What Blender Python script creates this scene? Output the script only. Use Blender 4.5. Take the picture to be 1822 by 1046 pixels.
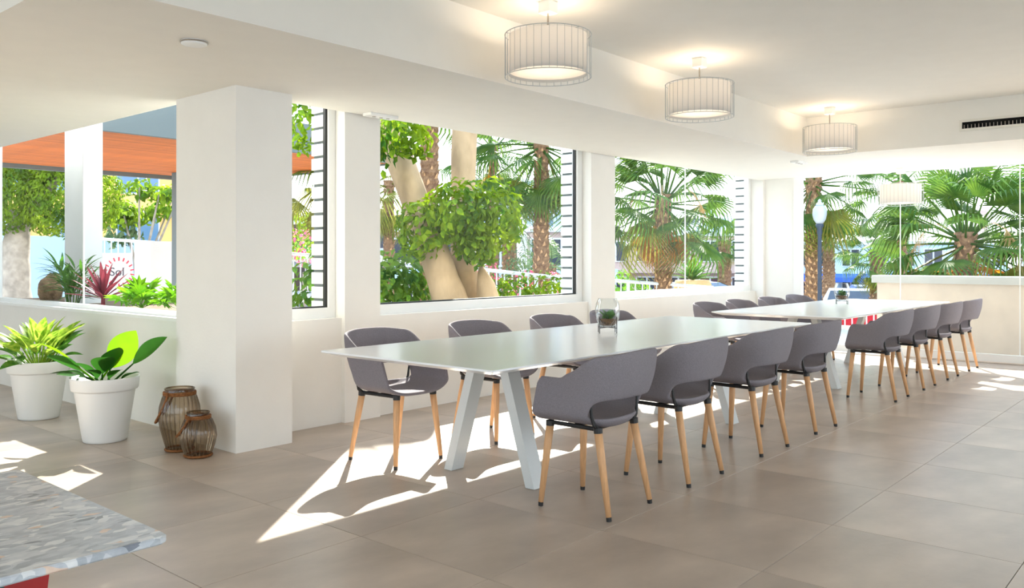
import bpy, math, random
from mathutils import Vector, Matrix, noise
R = math.radians
random.seed(7)
for o in list(bpy.data.objects):
    bpy.data.objects.remove(o)
SC = bpy.context.scene
COL = SC.collection

# ------------------------------------------------------------------ camera
# world: +x runs along the window wall towards the far glass front, +y runs out through the window wall
cam_d = bpy.data.cameras.new('camera')
cam = bpy.data.objects.new('camera', cam_d)
COL.objects.link(cam)
cam.location = (0, 0, 1.25)
cam.rotation_euler = (R(90), 0, R(40.77 - 90))
cam_d.sensor_width = 36
cam_d.lens = 1495 / 1822 * 36
cam_d.shift_y = -62 / 1822
cam_d.clip_end = 500
SC.camera = cam

# ------------------------------------------------------------------ sky, sun, exposure
SC.view_settings.view_transform = 'Standard'
SC.view_settings.look = 'None'
SC.view_settings.gamma = 1
SC.view_settings.use_curve_mapping = False
SC.view_settings.exposure = 1.35
W = bpy.data.worlds.new('sky')
SC.world = W
W.use_nodes = True
wn = W.node_tree.nodes
wl = W.node_tree.links
wn.clear()
w_out = wn.new('ShaderNodeOutputWorld')
w_bg = wn.new('ShaderNodeBackground')
w_tc = wn.new('ShaderNodeTexCoord')
w_sep = wn.new('ShaderNodeSeparateXYZ')
w_ramp = wn.new('ShaderNodeValToRGB')
w_ramp.color_ramp.elements[0].position = 0.0
w_ramp.color_ramp.elements[0].color = (0.93, 0.97, 1.0, 1)
w_ramp.color_ramp.elements[1].position = 0.75
w_ramp.color_ramp.elements[1].color = (0.52, 0.72, 1.0, 1)
wl.new(w_tc.outputs['Generated'], w_sep.inputs[0])
wl.new(w_sep.outputs['Z'], w_ramp.inputs[0])
wl.new(w_ramp.outputs[0], w_bg.inputs[0])
w_bg.inputs[1].default_value = 1.7
wl.new(w_bg.outputs[0], w_out.inputs[0])

sun_d = bpy.data.lights.new('sun', 'SUN')
sun_d.energy = 7.5
sun_d.angle = R(0.53)
sun_d.color = (1.0, 0.94, 0.84)
sun = bpy.data.objects.new('sun', sun_d)
COL.objects.link(sun)
SUN_H = Vector((0.774, 0.633, 0)).normalized()
sun_dir = -(SUN_H * math.cos(R(37)) + Vector((0, 0, math.sin(R(37)))))
sun.rotation_euler = sun_dir.to_track_quat('-Z', 'Y').to_euler()

# ------------------------------------------------------------------ materials
def nodes(name):
    m = bpy.data.materials.new(name)
    m.use_nodes = True
    nt = m.node_tree
    return m, nt, nt.nodes['Principled BSDF']

def mat(name, col, rough=0.5, metal=0.0, var=0.0, scale=6.0, bump=0.0, bscale=None, rnd=0.0, spec=None, stretch=None, col2=None):
    m, nt, p = nodes(name)
    p.inputs['Roughness'].default_value = rough
    p.inputs['Metallic'].default_value = metal
    if spec is None and rough >= 0.8:
        spec = 0.2
    if spec is not None:
        p.inputs['Specular IOR Level'].default_value = spec
    c = (*col, 1)
    p.inputs['Base Color'].default_value = c
    src = None
    if var or bump or col2:
        tc = nt.nodes.new('ShaderNodeTexCoord')
        mp = nt.nodes.new('ShaderNodeMapping')
        nt.links.new(tc.outputs['Object'], mp.inputs[0])
        if stretch:
            mp.inputs['Scale'].default_value = stretch
    if var or col2:
        nz = nt.nodes.new('ShaderNodeTexNoise')
        nz.inputs['Scale'].default_value = scale
        nz.inputs['Detail'].default_value = 5
        nt.links.new(mp.outputs[0], nz.inputs['Vector'])
        rp = nt.nodes.new('ShaderNodeValToRGB')
        rp.color_ramp.elements[0].position = 0.32
        rp.color_ramp.elements[1].position = 0.68
        if col2:
            rp.color_ramp.elements[0].color = c
            rp.color_ramp.elements[1].color = (*col2, 1)
        else:
            rp.color_ramp.elements[0].color = (*[v * (1 - var) for v in col], 1)
            rp.color_ramp.elements[1].color = (*[min(1, v * (1 + var)) for v in col], 1)
        nt.links.new(nz.outputs['Fac'], rp.inputs[0])
        src = rp.outputs[0]
    if rnd:
        oi = nt.nodes.new('ShaderNodeObjectInfo')
        hs = nt.nodes.new('ShaderNodeHueSaturation')
        mr = nt.nodes.new('ShaderNodeMapRange')
        mr.inputs['To Min'].default_value = 1 - rnd
        mr.inputs['To Max'].default_value = 1 + rnd
        nt.links.new(oi.outputs['Random'], mr.inputs['Value'])
        nt.links.new(mr.outputs[0], hs.inputs['Value'])
        if src:
            nt.links.new(src, hs.inputs['Color'])
        else:
            hs.inputs['Color'].default_value = c
        src = hs.outputs[0]
    if src:
        nt.links.new(src, p.inputs['Base Color'])
    if bump:
        nb = nt.nodes.new('ShaderNodeTexNoise')
        nb.inputs['Scale'].default_value = bscale or scale * 4
        nb.inputs['Detail'].default_value = 4
        nt.links.new(mp.outputs[0], nb.inputs['Vector'])
        bp = nt.nodes.new('ShaderNodeBump')
        bp.inputs['Strength'].default_value = bump
        bp.inputs['Distance'].default_value = 0.02
        nt.links.new(nb.outputs['Fac'], bp.inputs['Height'])
        nt.links.new(bp.outputs[0], p.inputs['Normal'])
    return m

def leaf_mat(name, col, col2, trans=0.45, scale=3.0, rnd=0.18):
    m = bpy.data.materials.new(name)
    m.use_nodes = True
    nt = m.node_tree
    p = nt.nodes['Principled BSDF']
    out = nt.nodes['Material Output']
    tc = nt.nodes.new('ShaderNodeTexCoord')
    nz = nt.nodes.new('ShaderNodeTexNoise')
    nz.inputs['Scale'].default_value = scale
    nz.inputs['Detail'].default_value = 6
    nt.links.new(tc.outputs['Object'], nz.inputs['Vector'])
    rp = nt.nodes.new('ShaderNodeValToRGB')
    rp.color_ramp.elements[0].position = 0.35
    rp.color_ramp.elements[1].position = 0.65
    rp.color_ramp.elements[0].color = (*col, 1)
    rp.color_ramp.elements[1].color = (*col2, 1)
    nt.links.new(nz.outputs['Fac'], rp.inputs[0])
    oi = nt.nodes.new('ShaderNodeObjectInfo')
    mr = nt.nodes.new('ShaderNodeMapRange')
    mr.inputs['To Min'].default_value = 1 - rnd
    mr.inputs['To Max'].default_value = 1 + rnd
    hs = nt.nodes.new('ShaderNodeHueSaturation')
    nt.links.new(oi.outputs['Random'], mr.inputs['Value'])
    nt.links.new(mr.outputs[0], hs.inputs['Value'])
    nt.links.new(rp.outputs[0], hs.inputs['Color'])
    nt.links.new(hs.outputs[0], p.inputs['Base Color'])
    p.inputs['Roughness'].default_value = 0.45
    p.inputs['Specular IOR Level'].default_value = 0.18
    tr = nt.nodes.new('ShaderNodeBsdfTranslucent')
    nt.links.new(hs.outputs[0], tr.inputs[0])
    mx = nt.nodes.new('ShaderNodeMixShader')
    mx.inputs[0].default_value = trans
    nt.links.new(p.outputs[0], mx.inputs[1])
    nt.links.new(tr.outputs[0], mx.inputs[2])
    nt.links.new(mx.outputs[0], out.inputs[0])
    return m

def glass_mat(name, tint=(0.97, 0.985, 0.98), ior=1.45, rough=0.0, gain=1.0):
    m = bpy.data.materials.new(name)
    m.use_nodes = True
    nt = m.node_tree
    nt.nodes.remove(nt.nodes['Principled BSDF'])
    out = nt.nodes['Material Output']
    t = nt.nodes.new('ShaderNodeBsdfTransparent')
    t.inputs[0].default_value = (*tint, 1)
    g = nt.nodes.new('ShaderNodeBsdfGlossy')
    g.inputs['Roughness'].default_value = rough
    fr = nt.nodes.new('ShaderNodeFresnel')
    fr.inputs[0].default_value = ior
    mu = nt.nodes.new('ShaderNodeMath')
    mu.operation = 'MULTIPLY'
    mu.inputs[1].default_value = gain
    ge = nt.nodes.new('ShaderNodeNewGeometry')
    iv = nt.nodes.new('ShaderNodeMath')
    iv.operation = 'SUBTRACT'
    iv.inputs[0].default_value = gain
    nt.links.new(ge.outputs['Backfacing'], iv.inputs[1])
    iv.use_clamp = True
    nt.links.new(fr.outputs[0], mu.inputs[0])
    nt.links.new(iv.outputs[0], mu.inputs[1])
    mx = nt.nodes.new('ShaderNodeMixShader')
    nt.links.new(mu.outputs[0], mx.inputs[0])
    nt.links.new(t.outputs[0], mx.inputs[1])
    nt.links.new(g.outputs[0], mx.inputs[2])
    nt.links.new(mx.outputs[0], out.inputs[0])
    return m

def emit_mat(name, col, s):
    m, nt, p = nodes(name)
    p.inputs['Base Color'].default_value = (*col, 1)
    p.inputs['Emission Color'].default_value = (*col, 1)
    p.inputs['Emission Strength'].default_value = s
    return m

def terrazzo_mat():
    m, nt, p = nodes('grey_breccia_stone')
    N = nt.nodes.new
    tc = N('ShaderNodeTexCoord')
    mp = N('ShaderNodeMapping')
    mp.inputs['Scale'].default_value = (1.0, 1.7, 1)
    mp.inputs['Rotation'].default_value = (0, 0, R(28))
    nt.links.new(tc.outputs['Object'], mp.inputs[0])
    wn_ = N('ShaderNodeTexNoise'); wn_.inputs['Scale'].default_value = 9
    nt.links.new(mp.outputs[0], wn_.inputs['Vector'])
    ad = N('ShaderNodeVectorMath'); ad.operation = 'MULTIPLY_ADD'
    nt.links.new(wn_.outputs['Color'], ad.inputs[0])
    ad.inputs[1].default_value = (0.09, 0.09, 0.09)
    nt.links.new(mp.outputs[0], ad.inputs[2])
    cols = [(0.0, (0.47, 0.50, 0.54)), (0.28, (0.58, 0.60, 0.63)), (0.50, (0.42, 0.45, 0.49)), (0.62, (0.74, 0.75, 0.76)),
            (0.78, (0.52, 0.55, 0.59)), (0.93, (0.74, 0.58, 0.48)), (0.965, (0.22, 0.24, 0.28))]
    prev = None
    for sc, w0 in ((42, 0.09), (17, 0.30)):
        vo = N('ShaderNodeTexVoronoi'); vo.inputs['Scale'].default_value = sc
        nt.links.new(ad.outputs[0], vo.inputs['Vector'])
        rp = N('ShaderNodeValToRGB'); rp.color_ramp.interpolation = 'CONSTANT'
        els = rp.color_ramp.elements
        els[0].position, els[0].color = 0, (*cols[0][1], 1)
        els[1].position, els[1].color = cols[1][0], (*cols[1][1], 1)
        for ps, c in cols[2:]:
            e = els.new(ps); e.color = (*c, 1)
        sp = N('ShaderNodeSeparateColor')
        nt.links.new(vo.outputs['Color'], sp.inputs[0])
        nt.links.new(sp.outputs[0], rp.inputs[0])
        if prev is None:
            prev = rp.outputs[0]
        else:
            gt = N('ShaderNodeMath'); gt.operation = 'GREATER_THAN'; gt.inputs[1].default_value = 0.62
            nt.links.new(sp.outputs[1], gt.inputs[0])
            lt = N('ShaderNodeMath'); lt.operation = 'LESS_THAN'; lt.inputs[1].default_value = 0.48
            nt.links.new(vo.outputs['Distance'], lt.inputs[0])
            mu = N('ShaderNodeMath'); mu.operation = 'MULTIPLY'
            nt.links.new(gt.outputs[0], mu.inputs[0]); nt.links.new(lt.outputs[0], mu.inputs[1])
            mx = N('ShaderNodeMix'); mx.data_type = 'RGBA'
            nt.links.new(mu.outputs[0], mx.inputs['Factor'])
            nt.links.new(prev, mx.inputs['A']); nt.links.new(rp.outputs[0], mx.inputs['B'])
            prev = mx.outputs['Result']
    nz = N('ShaderNodeTexNoise'); nz.inputs['Scale'].default_value = 40; nz.inputs['Detail'].default_value = 6
    nt.links.new(mp.outputs[0], nz.inputs['Vector'])
    mx = N('ShaderNodeMix'); mx.data_type = 'RGBA'; mx.blend_type = 'OVERLAY'
    mx.inputs['Factor'].default_value = 0.45
    nt.links.new(prev, mx.inputs['A']); nt.links.new(nz.outputs['Fac'], mx.inputs['B'])
    nt.links.new(mx.outputs['Result'], p.inputs['Base Color'])
    p.inputs['Roughness'].default_value = 0.3
    return m

M = {}
M['paint'] = mat('white_wall_paint', (0.86, 0.84, 0.79), 0.7, bump=0.05, bscale=60, var=0.01)
M['ceil'] = mat('ceiling_paint', (0.88, 0.85, 0.78), 0.75, var=0.01)
M['frame'] = mat('white_window_frame', (0.88, 0.88, 0.86), 0.35)
M['gasket'] = mat('black_gasket', (0.015, 0.015, 0.015), 0.5)
M['tile'] = mat('beige_porcelain_tile', (0.47, 0.385, 0.315), 0.33, var=0.2, scale=1.7, rnd=0.09, stretch=(1.0, 1.6, 1), bump=0.03, bscale=25)
M['grout'] = mat('tile_grout', (0.30, 0.26, 0.22), 0.9)
M['glass'] = glass_mat('window_glass', gain=0.25)
M['vase'] = glass_mat('clear_vase_glass', (0.97, 0.985, 0.985), 1.5, gain=1.3)
M['smoke'] = glass_mat('smoky_brown_glass', (0.66, 0.57, 0.46), 1.6, gain=1.6)
M['tabletop'] = mat('white_table_laminate', (0.90, 0.92, 0.95), 0.2, spec=0.35)
M['tableleg'] = mat('white_painted_steel', (0.64, 0.665, 0.665), 0.35)
M['fabric'] = mat('grey_chair_fabric', (0.235, 0.213, 0.235), 0.85, var=0.12, scale=220, bump=0.25, bscale=400)
M['wood'] = mat('ash_wood', (0.66, 0.37, 0.18), 0.5, var=0.13, scale=14, stretch=(6, 6, 0.5))
M['black'] = mat('black_plastic', (0.012, 0.012, 0.013), 0.45)
M['pot'] = mat('white_plastic_pot', (0.80, 0.79, 0.76), 0.38)
M['soil'] = mat('potting_soil', (0.06, 0.04, 0.025), 0.95, var=0.4, scale=60, bump=0.6)
M['rope'] = mat('brown_jute_rope', (0.25, 0.10, 0.035), 0.9, var=0.35, scale=90, bump=0.5, bscale=180)
M['rib'] = mat('brown_glass_rib', (0.22, 0.15, 0.09), 0.15)
M['stone'] = terrazzo_mat()
M['red'] = mat('red_lacquer', (0.42, 0.012, 0.012), 0.4)
M['teal'] = mat('teal_lacquer', (0.12, 0.36, 0.36), 0.4)
M['wire'] = mat('white_wire', (0.50, 0.52, 0.52), 0.35)
M['rod'] = mat('brushed_nickel', (0.45, 0.40, 0.34), 0.35, 0.9)
M['vent'] = mat('vent_frame', (0.80, 0.77, 0.68), 0.45)
M['dark'] = mat('dark_void', (0.01, 0.01, 0.01), 0.9)
M['pebble'] = mat('brown_pebbles', (0.30, 0.15, 0.06), 0.8, col2=(0.05, 0.03, 0.02), scale=90)
M['board'] = mat('white_cladding_board', (0.88, 0.87, 0.83), 0.6)
M['render'] = mat('white_render', (0.66, 0.66, 0.65), 0.9, var=0.03, scale=3)
M['cream'] = mat('cream_render', (0.88, 0.76, 0.66), 0.9, var=0.05, scale=4)
M['asphalt'] = mat('asphalt', (0.20, 0.21, 0.23), 0.9, var=0.15, scale=8)
M['earth'] = mat('garden_soil', (0.16, 0.11, 0.07), 0.95, var=0.3, scale=6)
M['paving'] = mat('pale_paving', (0.55, 0.52, 0.48), 0.85, var=0.08, scale=3)
M['bark'] = mat('pale_ficus_bark', (0.40, 0.28, 0.165), 0.8, var=0.25, scale=5, bump=0.25, bscale=16, stretch=(1, 1, 0.5))
M['bark2'] = mat('grey_ficus_bark', (0.36, 0.30, 0.24), 0.85, var=0.3, scale=6, bump=0.3, bscale=18)
M['cutwood'] = mat('cut_branch_wood', (0.60, 0.42, 0.18), 0.8, var=0.3, scale=30)
M['palmbark'] = mat('palm_bark', (0.30, 0.18, 0.10), 0.95, col2=(0.14, 0.075, 0.045), scale=18, bump=0.5)
M['palmstub'] = mat('palm_leaf_base', (0.50, 0.30, 0.16), 0.9, var=0.35, scale=25)
M['deadleaf'] = leaf_mat('dead_orange_frond', (0.50, 0.17, 0.012), (0.62, 0.32, 0.03), 0.5)
M['strawleaf'] = leaf_mat('straw_frond', (0.55, 0.40, 0.20), (0.70, 0.52, 0.28), 0.4)
M['fan'] = leaf_mat('fan_palm_green', (0.035, 0.10, 0.018), (0.13, 0.22, 0.03), 0.4)
M['fanol'] = leaf_mat('fan_palm_olive', (0.12, 0.15, 0.02), (0.24, 0.22, 0.035), 0.4)
M['feather'] = leaf_mat('date_palm_green', (0.06, 0.13, 0.05), (0.16, 0.22, 0.09), 0.35)
M['ficus'] = leaf_mat('ficus_green', (0.035, 0.13, 0.008), (0.30, 0.42, 0.01), 0.5, 2.2, 0.3)
M['ficusd'] = leaf_mat('dark_ficus_green', (0.05, 0.14, 0.008), (0.28, 0.38, 0.012), 0.5, 1.6, 0.3)
M['hedge'] = leaf_mat('hedge_green', (0.04, 0.16, 0.03), (0.25, 0.42, 0.03), 0.45, 2.5, 0.3)
M['pink'] = leaf_mat('pink_bougainvillea', (0.65, 0.06, 0.14), (0.75, 0.22, 0.30), 0.4)
M['bamboo'] = leaf_mat('bamboo_palm_green', (0.05, 0.16, 0.02), (0.17, 0.32, 0.03), 0.45)
M['cordy'] = leaf_mat('red_cordyline', (0.14, 0.02, 0.035), (0.30, 0.05, 0.07), 0.3)
M['philo'] = leaf_mat('philodendron_green', (0.08, 0.28, 0.008), (0.26, 0.48, 0.015), 0.5)
M['aglao'] = leaf_mat('aglaonema_yellow_green', (0.15, 0.32, 0.02), (0.46, 0.58, 0.08), 0.45, 30)
M['aglaod'] = leaf_mat('aglaonema_green', (0.05, 0.18, 0.02), (0.16, 0.34, 0.05), 0.4, 25)
M['bigleaf'] = leaf_mat('rubbery_bright_leaf', (0.15, 0.34, 0.006), (0.25, 0.44, 0.008), 0.5)
M['bigdark'] = leaf_mat('rubbery_dark_leaf', (0.025, 0.11, 0.012), (0.05, 0.19, 0.02), 0.3)
M['succ'] = leaf_mat('succulent_green', (0.05, 0.17, 0.02), (0.14, 0.30, 0.04), 0.25)
M['rock'] = mat('brown_rock', (0.22, 0.14, 0.07), 0.95, var=0.4, scale=8, bump=0.8)
M['timber'] = mat('orange_timber', (0.52, 0.13, 0.012), 0.75, var=0.2, scale=8, stretch=(0.6, 8, 8), rnd=0.15)
M['slate'] = mat('slate_grey_paint', (0.15, 0.175, 0.175), 0.85)
M['rail'] = mat('white_railing', (0.62, 0.64, 0.66), 0.5)
M['lampiron'] = mat('dark_blue_iron', (0.03, 0.045, 0.075), 0.5)
M['globe'] = mat('frosted_globe', (0.42, 0.46, 0.52), 0.3)
M['bwhite'] = mat('white_facade', (0.60, 0.63, 0.68), 0.9)
M['bblue'] = mat('pale_blue_facade', (0.46, 0.60, 0.78), 0.8)
M['bpink'] = mat('mauve_stone_facade', (0.44, 0.33, 0.30), 0.9, var=0.06)
M['byellow'] = mat('ochre_facade', (0.80, 0.48, 0.17), 0.9)
M['bpane'] = mat('blue_window_pane', (0.10, 0.20, 0.32), 0.1)
M['bdark'] = mat('dark_window_pane', (0.02, 0.03, 0.05), 0.15)
M['awning'] = mat('royal_blue_awning', (0.02, 0.10, 0.45), 0.7)
M['roofp'] = mat('grey_roof', (0.50, 0.53, 0.52), 0.7)
M['brick'] = mat('brick_chimney', (0.42, 0.18, 0.12), 0.9)
M['tyre'] = mat('black_tyre', (0.02, 0.02, 0.02), 0.85)
M['hub'] = mat('alloy_hub', (0.5, 0.5, 0.52), 0.3, 0.8)
M['logored'] = mat('red_print', (0.70, 0.03, 0.06), 0.6)
M['logodark'] = mat('dark_print', (0.05, 0.05, 0.07), 0.6)

# ------------------------------------------------------------------ mesh helpers
class MB:
    def __init__(s):
        s.v = []; s.f = []
    def add(s, vs, fs):
        b = len(s.v)
        s.v += [tuple(v) for v in vs]
        s.f += [tuple(i + b for i in f) for f in fs]
        return s
    def box(s, x0, x1, y0, y1, z0, z1):
        return s.add([(x0, y0, z0), (x1, y0, z0), (x1, y1, z0), (x0, y1, z0), (x0, y0, z1), (x1, y0, z1), (x1, y1, z1), (x0, y1, z1)],
                     [(0, 3, 2, 1), (4, 5, 6, 7), (0, 1, 5, 4), (1, 2, 6, 5), (2, 3, 7, 6), (3, 0, 4, 7)])
    def cbox(s, x0, x1, y0, y1, z0, z1, c=0.005):
        """box with chamfered vertical and top edges"""
        ring = lambda d: [(x0 + d, y0 + c), (x0 + c, y0 + d), (x1 - c, y0 + d), (x1 - d, y0 + c), (x1 - d, y1 - c), (x1 - c, y1 - d), (x0 + c, y1 - d), (x0 + d, y1 - c)]
        vs = [(*p, z0) for p in ring(0)] + [(*p, z1 - c) for p in ring(0)] + [(*p, z1) for p in ring(c * 0.6)]
        fs = [tuple(reversed(range(8))), tuple(range(16, 24))]
        for k in (0, 8):
            for i in range(8):
                j = (i + 1) % 8
                fs.append((k + i, k + j, k + 8 + j, k + 8 + i))
        return s.add(vs, fs)
    def tube(s, pts, rad, n=8, caps=True):
        pts = [Vector(p) for p in pts]
        rs = rad if isinstance(rad, (list, tuple)) else [rad] * len(pts)
        vs = []; fs = []
        up = Vector((0, 0, 1))
        prev = None
        for i, p in enumerate(pts):
            d = (pts[min(i + 1, len(pts) - 1)] - pts[max(i - 1, 0)])
            d.normalize()
            if prev is None:
                a = d.cross(up if abs(d.z) < 0.95 else Vector((1, 0, 0))).normalized()
            else:
                a = (prev - d * prev.dot(d)).normalized()
            prev = a
            b = d.cross(a)
            for k in range(n):
                t = 2 * math.pi * k / n
                vs.append(p + (a * math.cos(t) + b * math.sin(t)) * rs[i])
        for i in range(len(pts) - 1):
            for k in range(n):
                j = (k + 1) % n
                fs.append((i * n + k, i * n + j, (i + 1) * n + j, (i + 1) * n + k))
        if caps:
            fs.append(tuple(reversed(range(n))))
            fs.append(tuple(range((len(pts) - 1) * n, len(pts) * n)))
        return s.add(vs, fs)
    def ring(s, c, r, t, n=32, m=6):
        vs = []; fs = []
        for i in range(n):
            a = 2 * math.pi * i / n
            for k in range(m):
                b = 2 * math.pi * k / m
                q = r + t * math.cos(b)
                vs.append((c[0] + q * math.cos(a), c[1] + q * math.sin(a), c[2] + t * math.sin(b)))
        for i in range(n):
            for k in range(m):
                fs.append((i * m + k, ((i + 1) % n) * m + k, ((i + 1) % n) * m + (k + 1) % m, i * m + (k + 1) % m))
        return s.add(vs, fs)
    def lathe(s, prof, n=32, c=(0, 0, 0), caps=(False, False)):
        vs = []; fs = []
        for r, z in prof:
            for k in range(n):
                t = 2 * math.pi * k / n
                vs.append((c[0] + r * math.cos(t), c[1] + r * math.sin(t), c[2] + z))
        L = len(prof)
        for i in range(L - 1):
            for k in range(n):
                j = (k + 1) % n
                fs.append((i * n + k, i * n + j, (i + 1) * n + j, (i + 1) * n + k))
        if caps[0]:
            fs.append(tuple(reversed(range(n))))
        if caps[1]:
            fs.append(tuple(range((L - 1) * n, L * n)))
        return s.add(vs, fs)
    def beam(s, a, b, w, d, side=Vector((1, 0, 0))):
        """square bar from a to b, horizontal ends"""
        a = Vector(a); b = Vector(b)
        vs = []
        for p in (a, b):
            for sx, sy in ((-1, -1), (1, -1), (1, 1), (-1, 1)):
                vs.append((p.x + sx * w / 2, p.y + sy * d / 2, p.z))
        return s.add(vs, [(0, 3, 2, 1), (4, 5, 6, 7), (0, 1, 5, 4), (1, 2, 6, 5), (2, 3, 7, 6), (3, 0, 4, 7)])
    def mesh(s, name, m, smooth=False):
        me = bpy.data.meshes.new(name)
        me.from_pydata(s.v, [], s.f)
        me.materials.append(M[m] if isinstance(m, str) else m)
        if smooth:
            me.polygons.foreach_set('use_smooth', [True] * len(me.polygons))
        me.update()
        return me
    def build(s, name, m, parent=None, smooth=False, loc=(0, 0, 0), rz=0):
        return link(name, s.mesh(name, m, smooth), parent, loc, rz)

def link(name, me, parent=None, loc=(0, 0, 0), rz=0):
    o = bpy.data.objects.new(name, me)
    COL.objects.link(o)
    o.location = loc
    o.rotation_euler = (0, 0, rz)
    if parent:
        o.parent = parent
    return o

def tag(o, label=None, cat=None, group=None, kind=None):
    if label: o['label'] = label
    if cat: o['category'] = cat
    if group: o['group'] = group
    if kind: o['kind'] = kind
    return o

def thing(name, loc, label, cat, group=None, rz=0, kind=None):
    o = bpy.data.objects.new(name, None)
    o.empty_display_size = 0.1
    COL.objects.link(o)
    o.location = loc
    o.rotation_euler = (0, 0, rz)
    return tag(o, label, cat, group, kind)

def copy_tree(o, parent=None):
    c = o.copy()
    COL.objects.link(c)
    c.parent = parent
    for ch in list(o.children):
        copy_tree(ch, c)
    return c

def struct(o):
    o['kind'] = 'structure'
    return o

def bx(*a, **k):
    return MB().box(*a)

def bake(mb, name, m, mods):
    me = mb.mesh(name, m, True)
    o = bpy.data.objects.new(name, me)
    COL.objects.link(o)
    for typ, kw in mods:
        md = o.modifiers.new(typ, typ)
        for k, v in kw.items():
            setattr(md, k, v)
    dg = bpy.context.evaluated_depsgraph_get()
    dg.update()
    r = bpy.data.meshes.new_from_object(o.evaluated_get(dg))
    r.name = name
    bpy.data.objects.remove(o)
    return r
# ------------------------------------------------------------------ the room shell
CEIL, SOFF, HEAD, SILL = 2.79, 2.37, 2.48, 0.80
fl = struct(MB().box(-4, 11.5, -4, 5.19, -0.14, -0.012).box(-4, 3.05, 5.19, 10.1, -0.14, -0.012).build('floor', 'grout'))
T0 = 0.775
tile_cache = {}
for i in range(-7, 11):
    for j in range(-5, 12):
        x0, x1 = 3.975 + i * T0, 3.975 + (i + 1) * T0
        y0, y1 = 1.44 + j * T0, 1.44 + (j + 1) * T0
        for rx0, rx1, ry0, ry1 in ((-1.5, 11.5, -2.6, 5.19), (-1.5, 3.05, 5.19, 10.1)):
            a0, a1, b0, b1 = max(x0, rx0), min(x1, rx1), max(y0, ry0), min(y1, ry1)
            if a1 - a0 < 0.02 or b1 - b0 < 0.02:
                continue
            w, d = round(a1 - a0, 3), round(b1 - b0, 3)
            if (w, d) not in tile_cache:
                g = 0.0014
                tile_cache[(w, d)] = MB().cbox(g, w - g, g, d - g, -0.012, 0, 0.0012).mesh('tile', 'tile')
            link('tile', tile_cache[(w, d)], fl, (a0, b0, 0))
struct(MB().box(-4.2, 11.75, -4.2, 5.14, CEIL, CEIL + 0.2).box(-4.2, 3.03, 5.14, 10.3, CEIL, CEIL + 0.2).build('ceiling', 'ceil'))
sf = struct(MB().box(1.375, 9.04, 3.55, 5.14, SOFF, CEIL).box(1.375, 3.03, 5.14, 10.1, SOFF, CEIL).box(9.04, 11.33, -4, 5.14, SOFF, CEIL).build('ceiling_soffit', 'ceil'))

# low wall and lintel under and over the window row
struct(bx(3.355, 11.34, 5.19, 5.42, 0, SILL).build('wall_front', 'paint'))
struct(MB().box(3.03, 11.75, 5.14, 5.34, HEAD, CEIL + 0.5).build('trim_1', 'paint'))
# wall behind the plants
struct(MB().box(3.03, 3.28, 5.64, 10.1, 0, SILL).build('wall_left', 'paint'))
struct(MB().box(3.03, 3.16, 5.34, 10.3, HEAD, CEIL + 0.5).build('trim_2', 'paint'))
struct(bx(-4.2, 3.28, 10.1, 10.3, -0.1, CEIL).build('wall_end', 'paint'))
# pillars
struct(MB().box(2.93, 3.355, 4.87, 5.64, 0, HEAD).build('pillar', 'paint'))
struct(MB().box(4.02, 4.37, 5.15, 5.42, 0, HEAD).box(4.0, 4.4, 5.42, 5.5, 0, HEAD).build('pillar', 'paint'))
struct(MB().box(7.25, 7.70, 5.15, 5.42, 0, HEAD).box(7.215, 7.73, 5.42, 5.5, 0, HEAD).build('pillar', 'paint'))
struct(MB().box(11.40, 11.75, 4.66, 5.5, 0, HEAD).box(11.34, 11.40, 5.08, 5.5, 0, HEAD).build('pillar', 'paint'))
# rear walls with the windows on the other sides of the room (out of view)
def pierced(name, axis, pos, lo, hi, opens, z0, z1):
    mb = MB()
    def put(a, b, c, d):
        if axis == 'y':
            mb.box(a, b, pos - 0.2, pos, c, d)
        else:
            mb.box(pos - 0.2, pos, a, b, c, d)
    cur = lo
    for a, b in opens:
        put(cur, a, 0, CEIL)
        put(a, b, 0, z0)
        put(a, b, z1, CEIL)
        cur = b
    put(cur, hi, 0, CEIL)
    return struct(mb.build(name, 'paint'))
pierced('wall_back', 'y', -4.0, -4, 11.75, [(-3.4, -0.2), (0.2, 3.6), (4.0, 7.4), (7.8, 11.2)], 0.15, 2.45)
pierced('wall_right', 'x', -4.0, -4, 10.1, [(-3.4, 0.4), (0.9, 4.7), (5.2, 9.2)], 0.15, 2.45)

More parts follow.
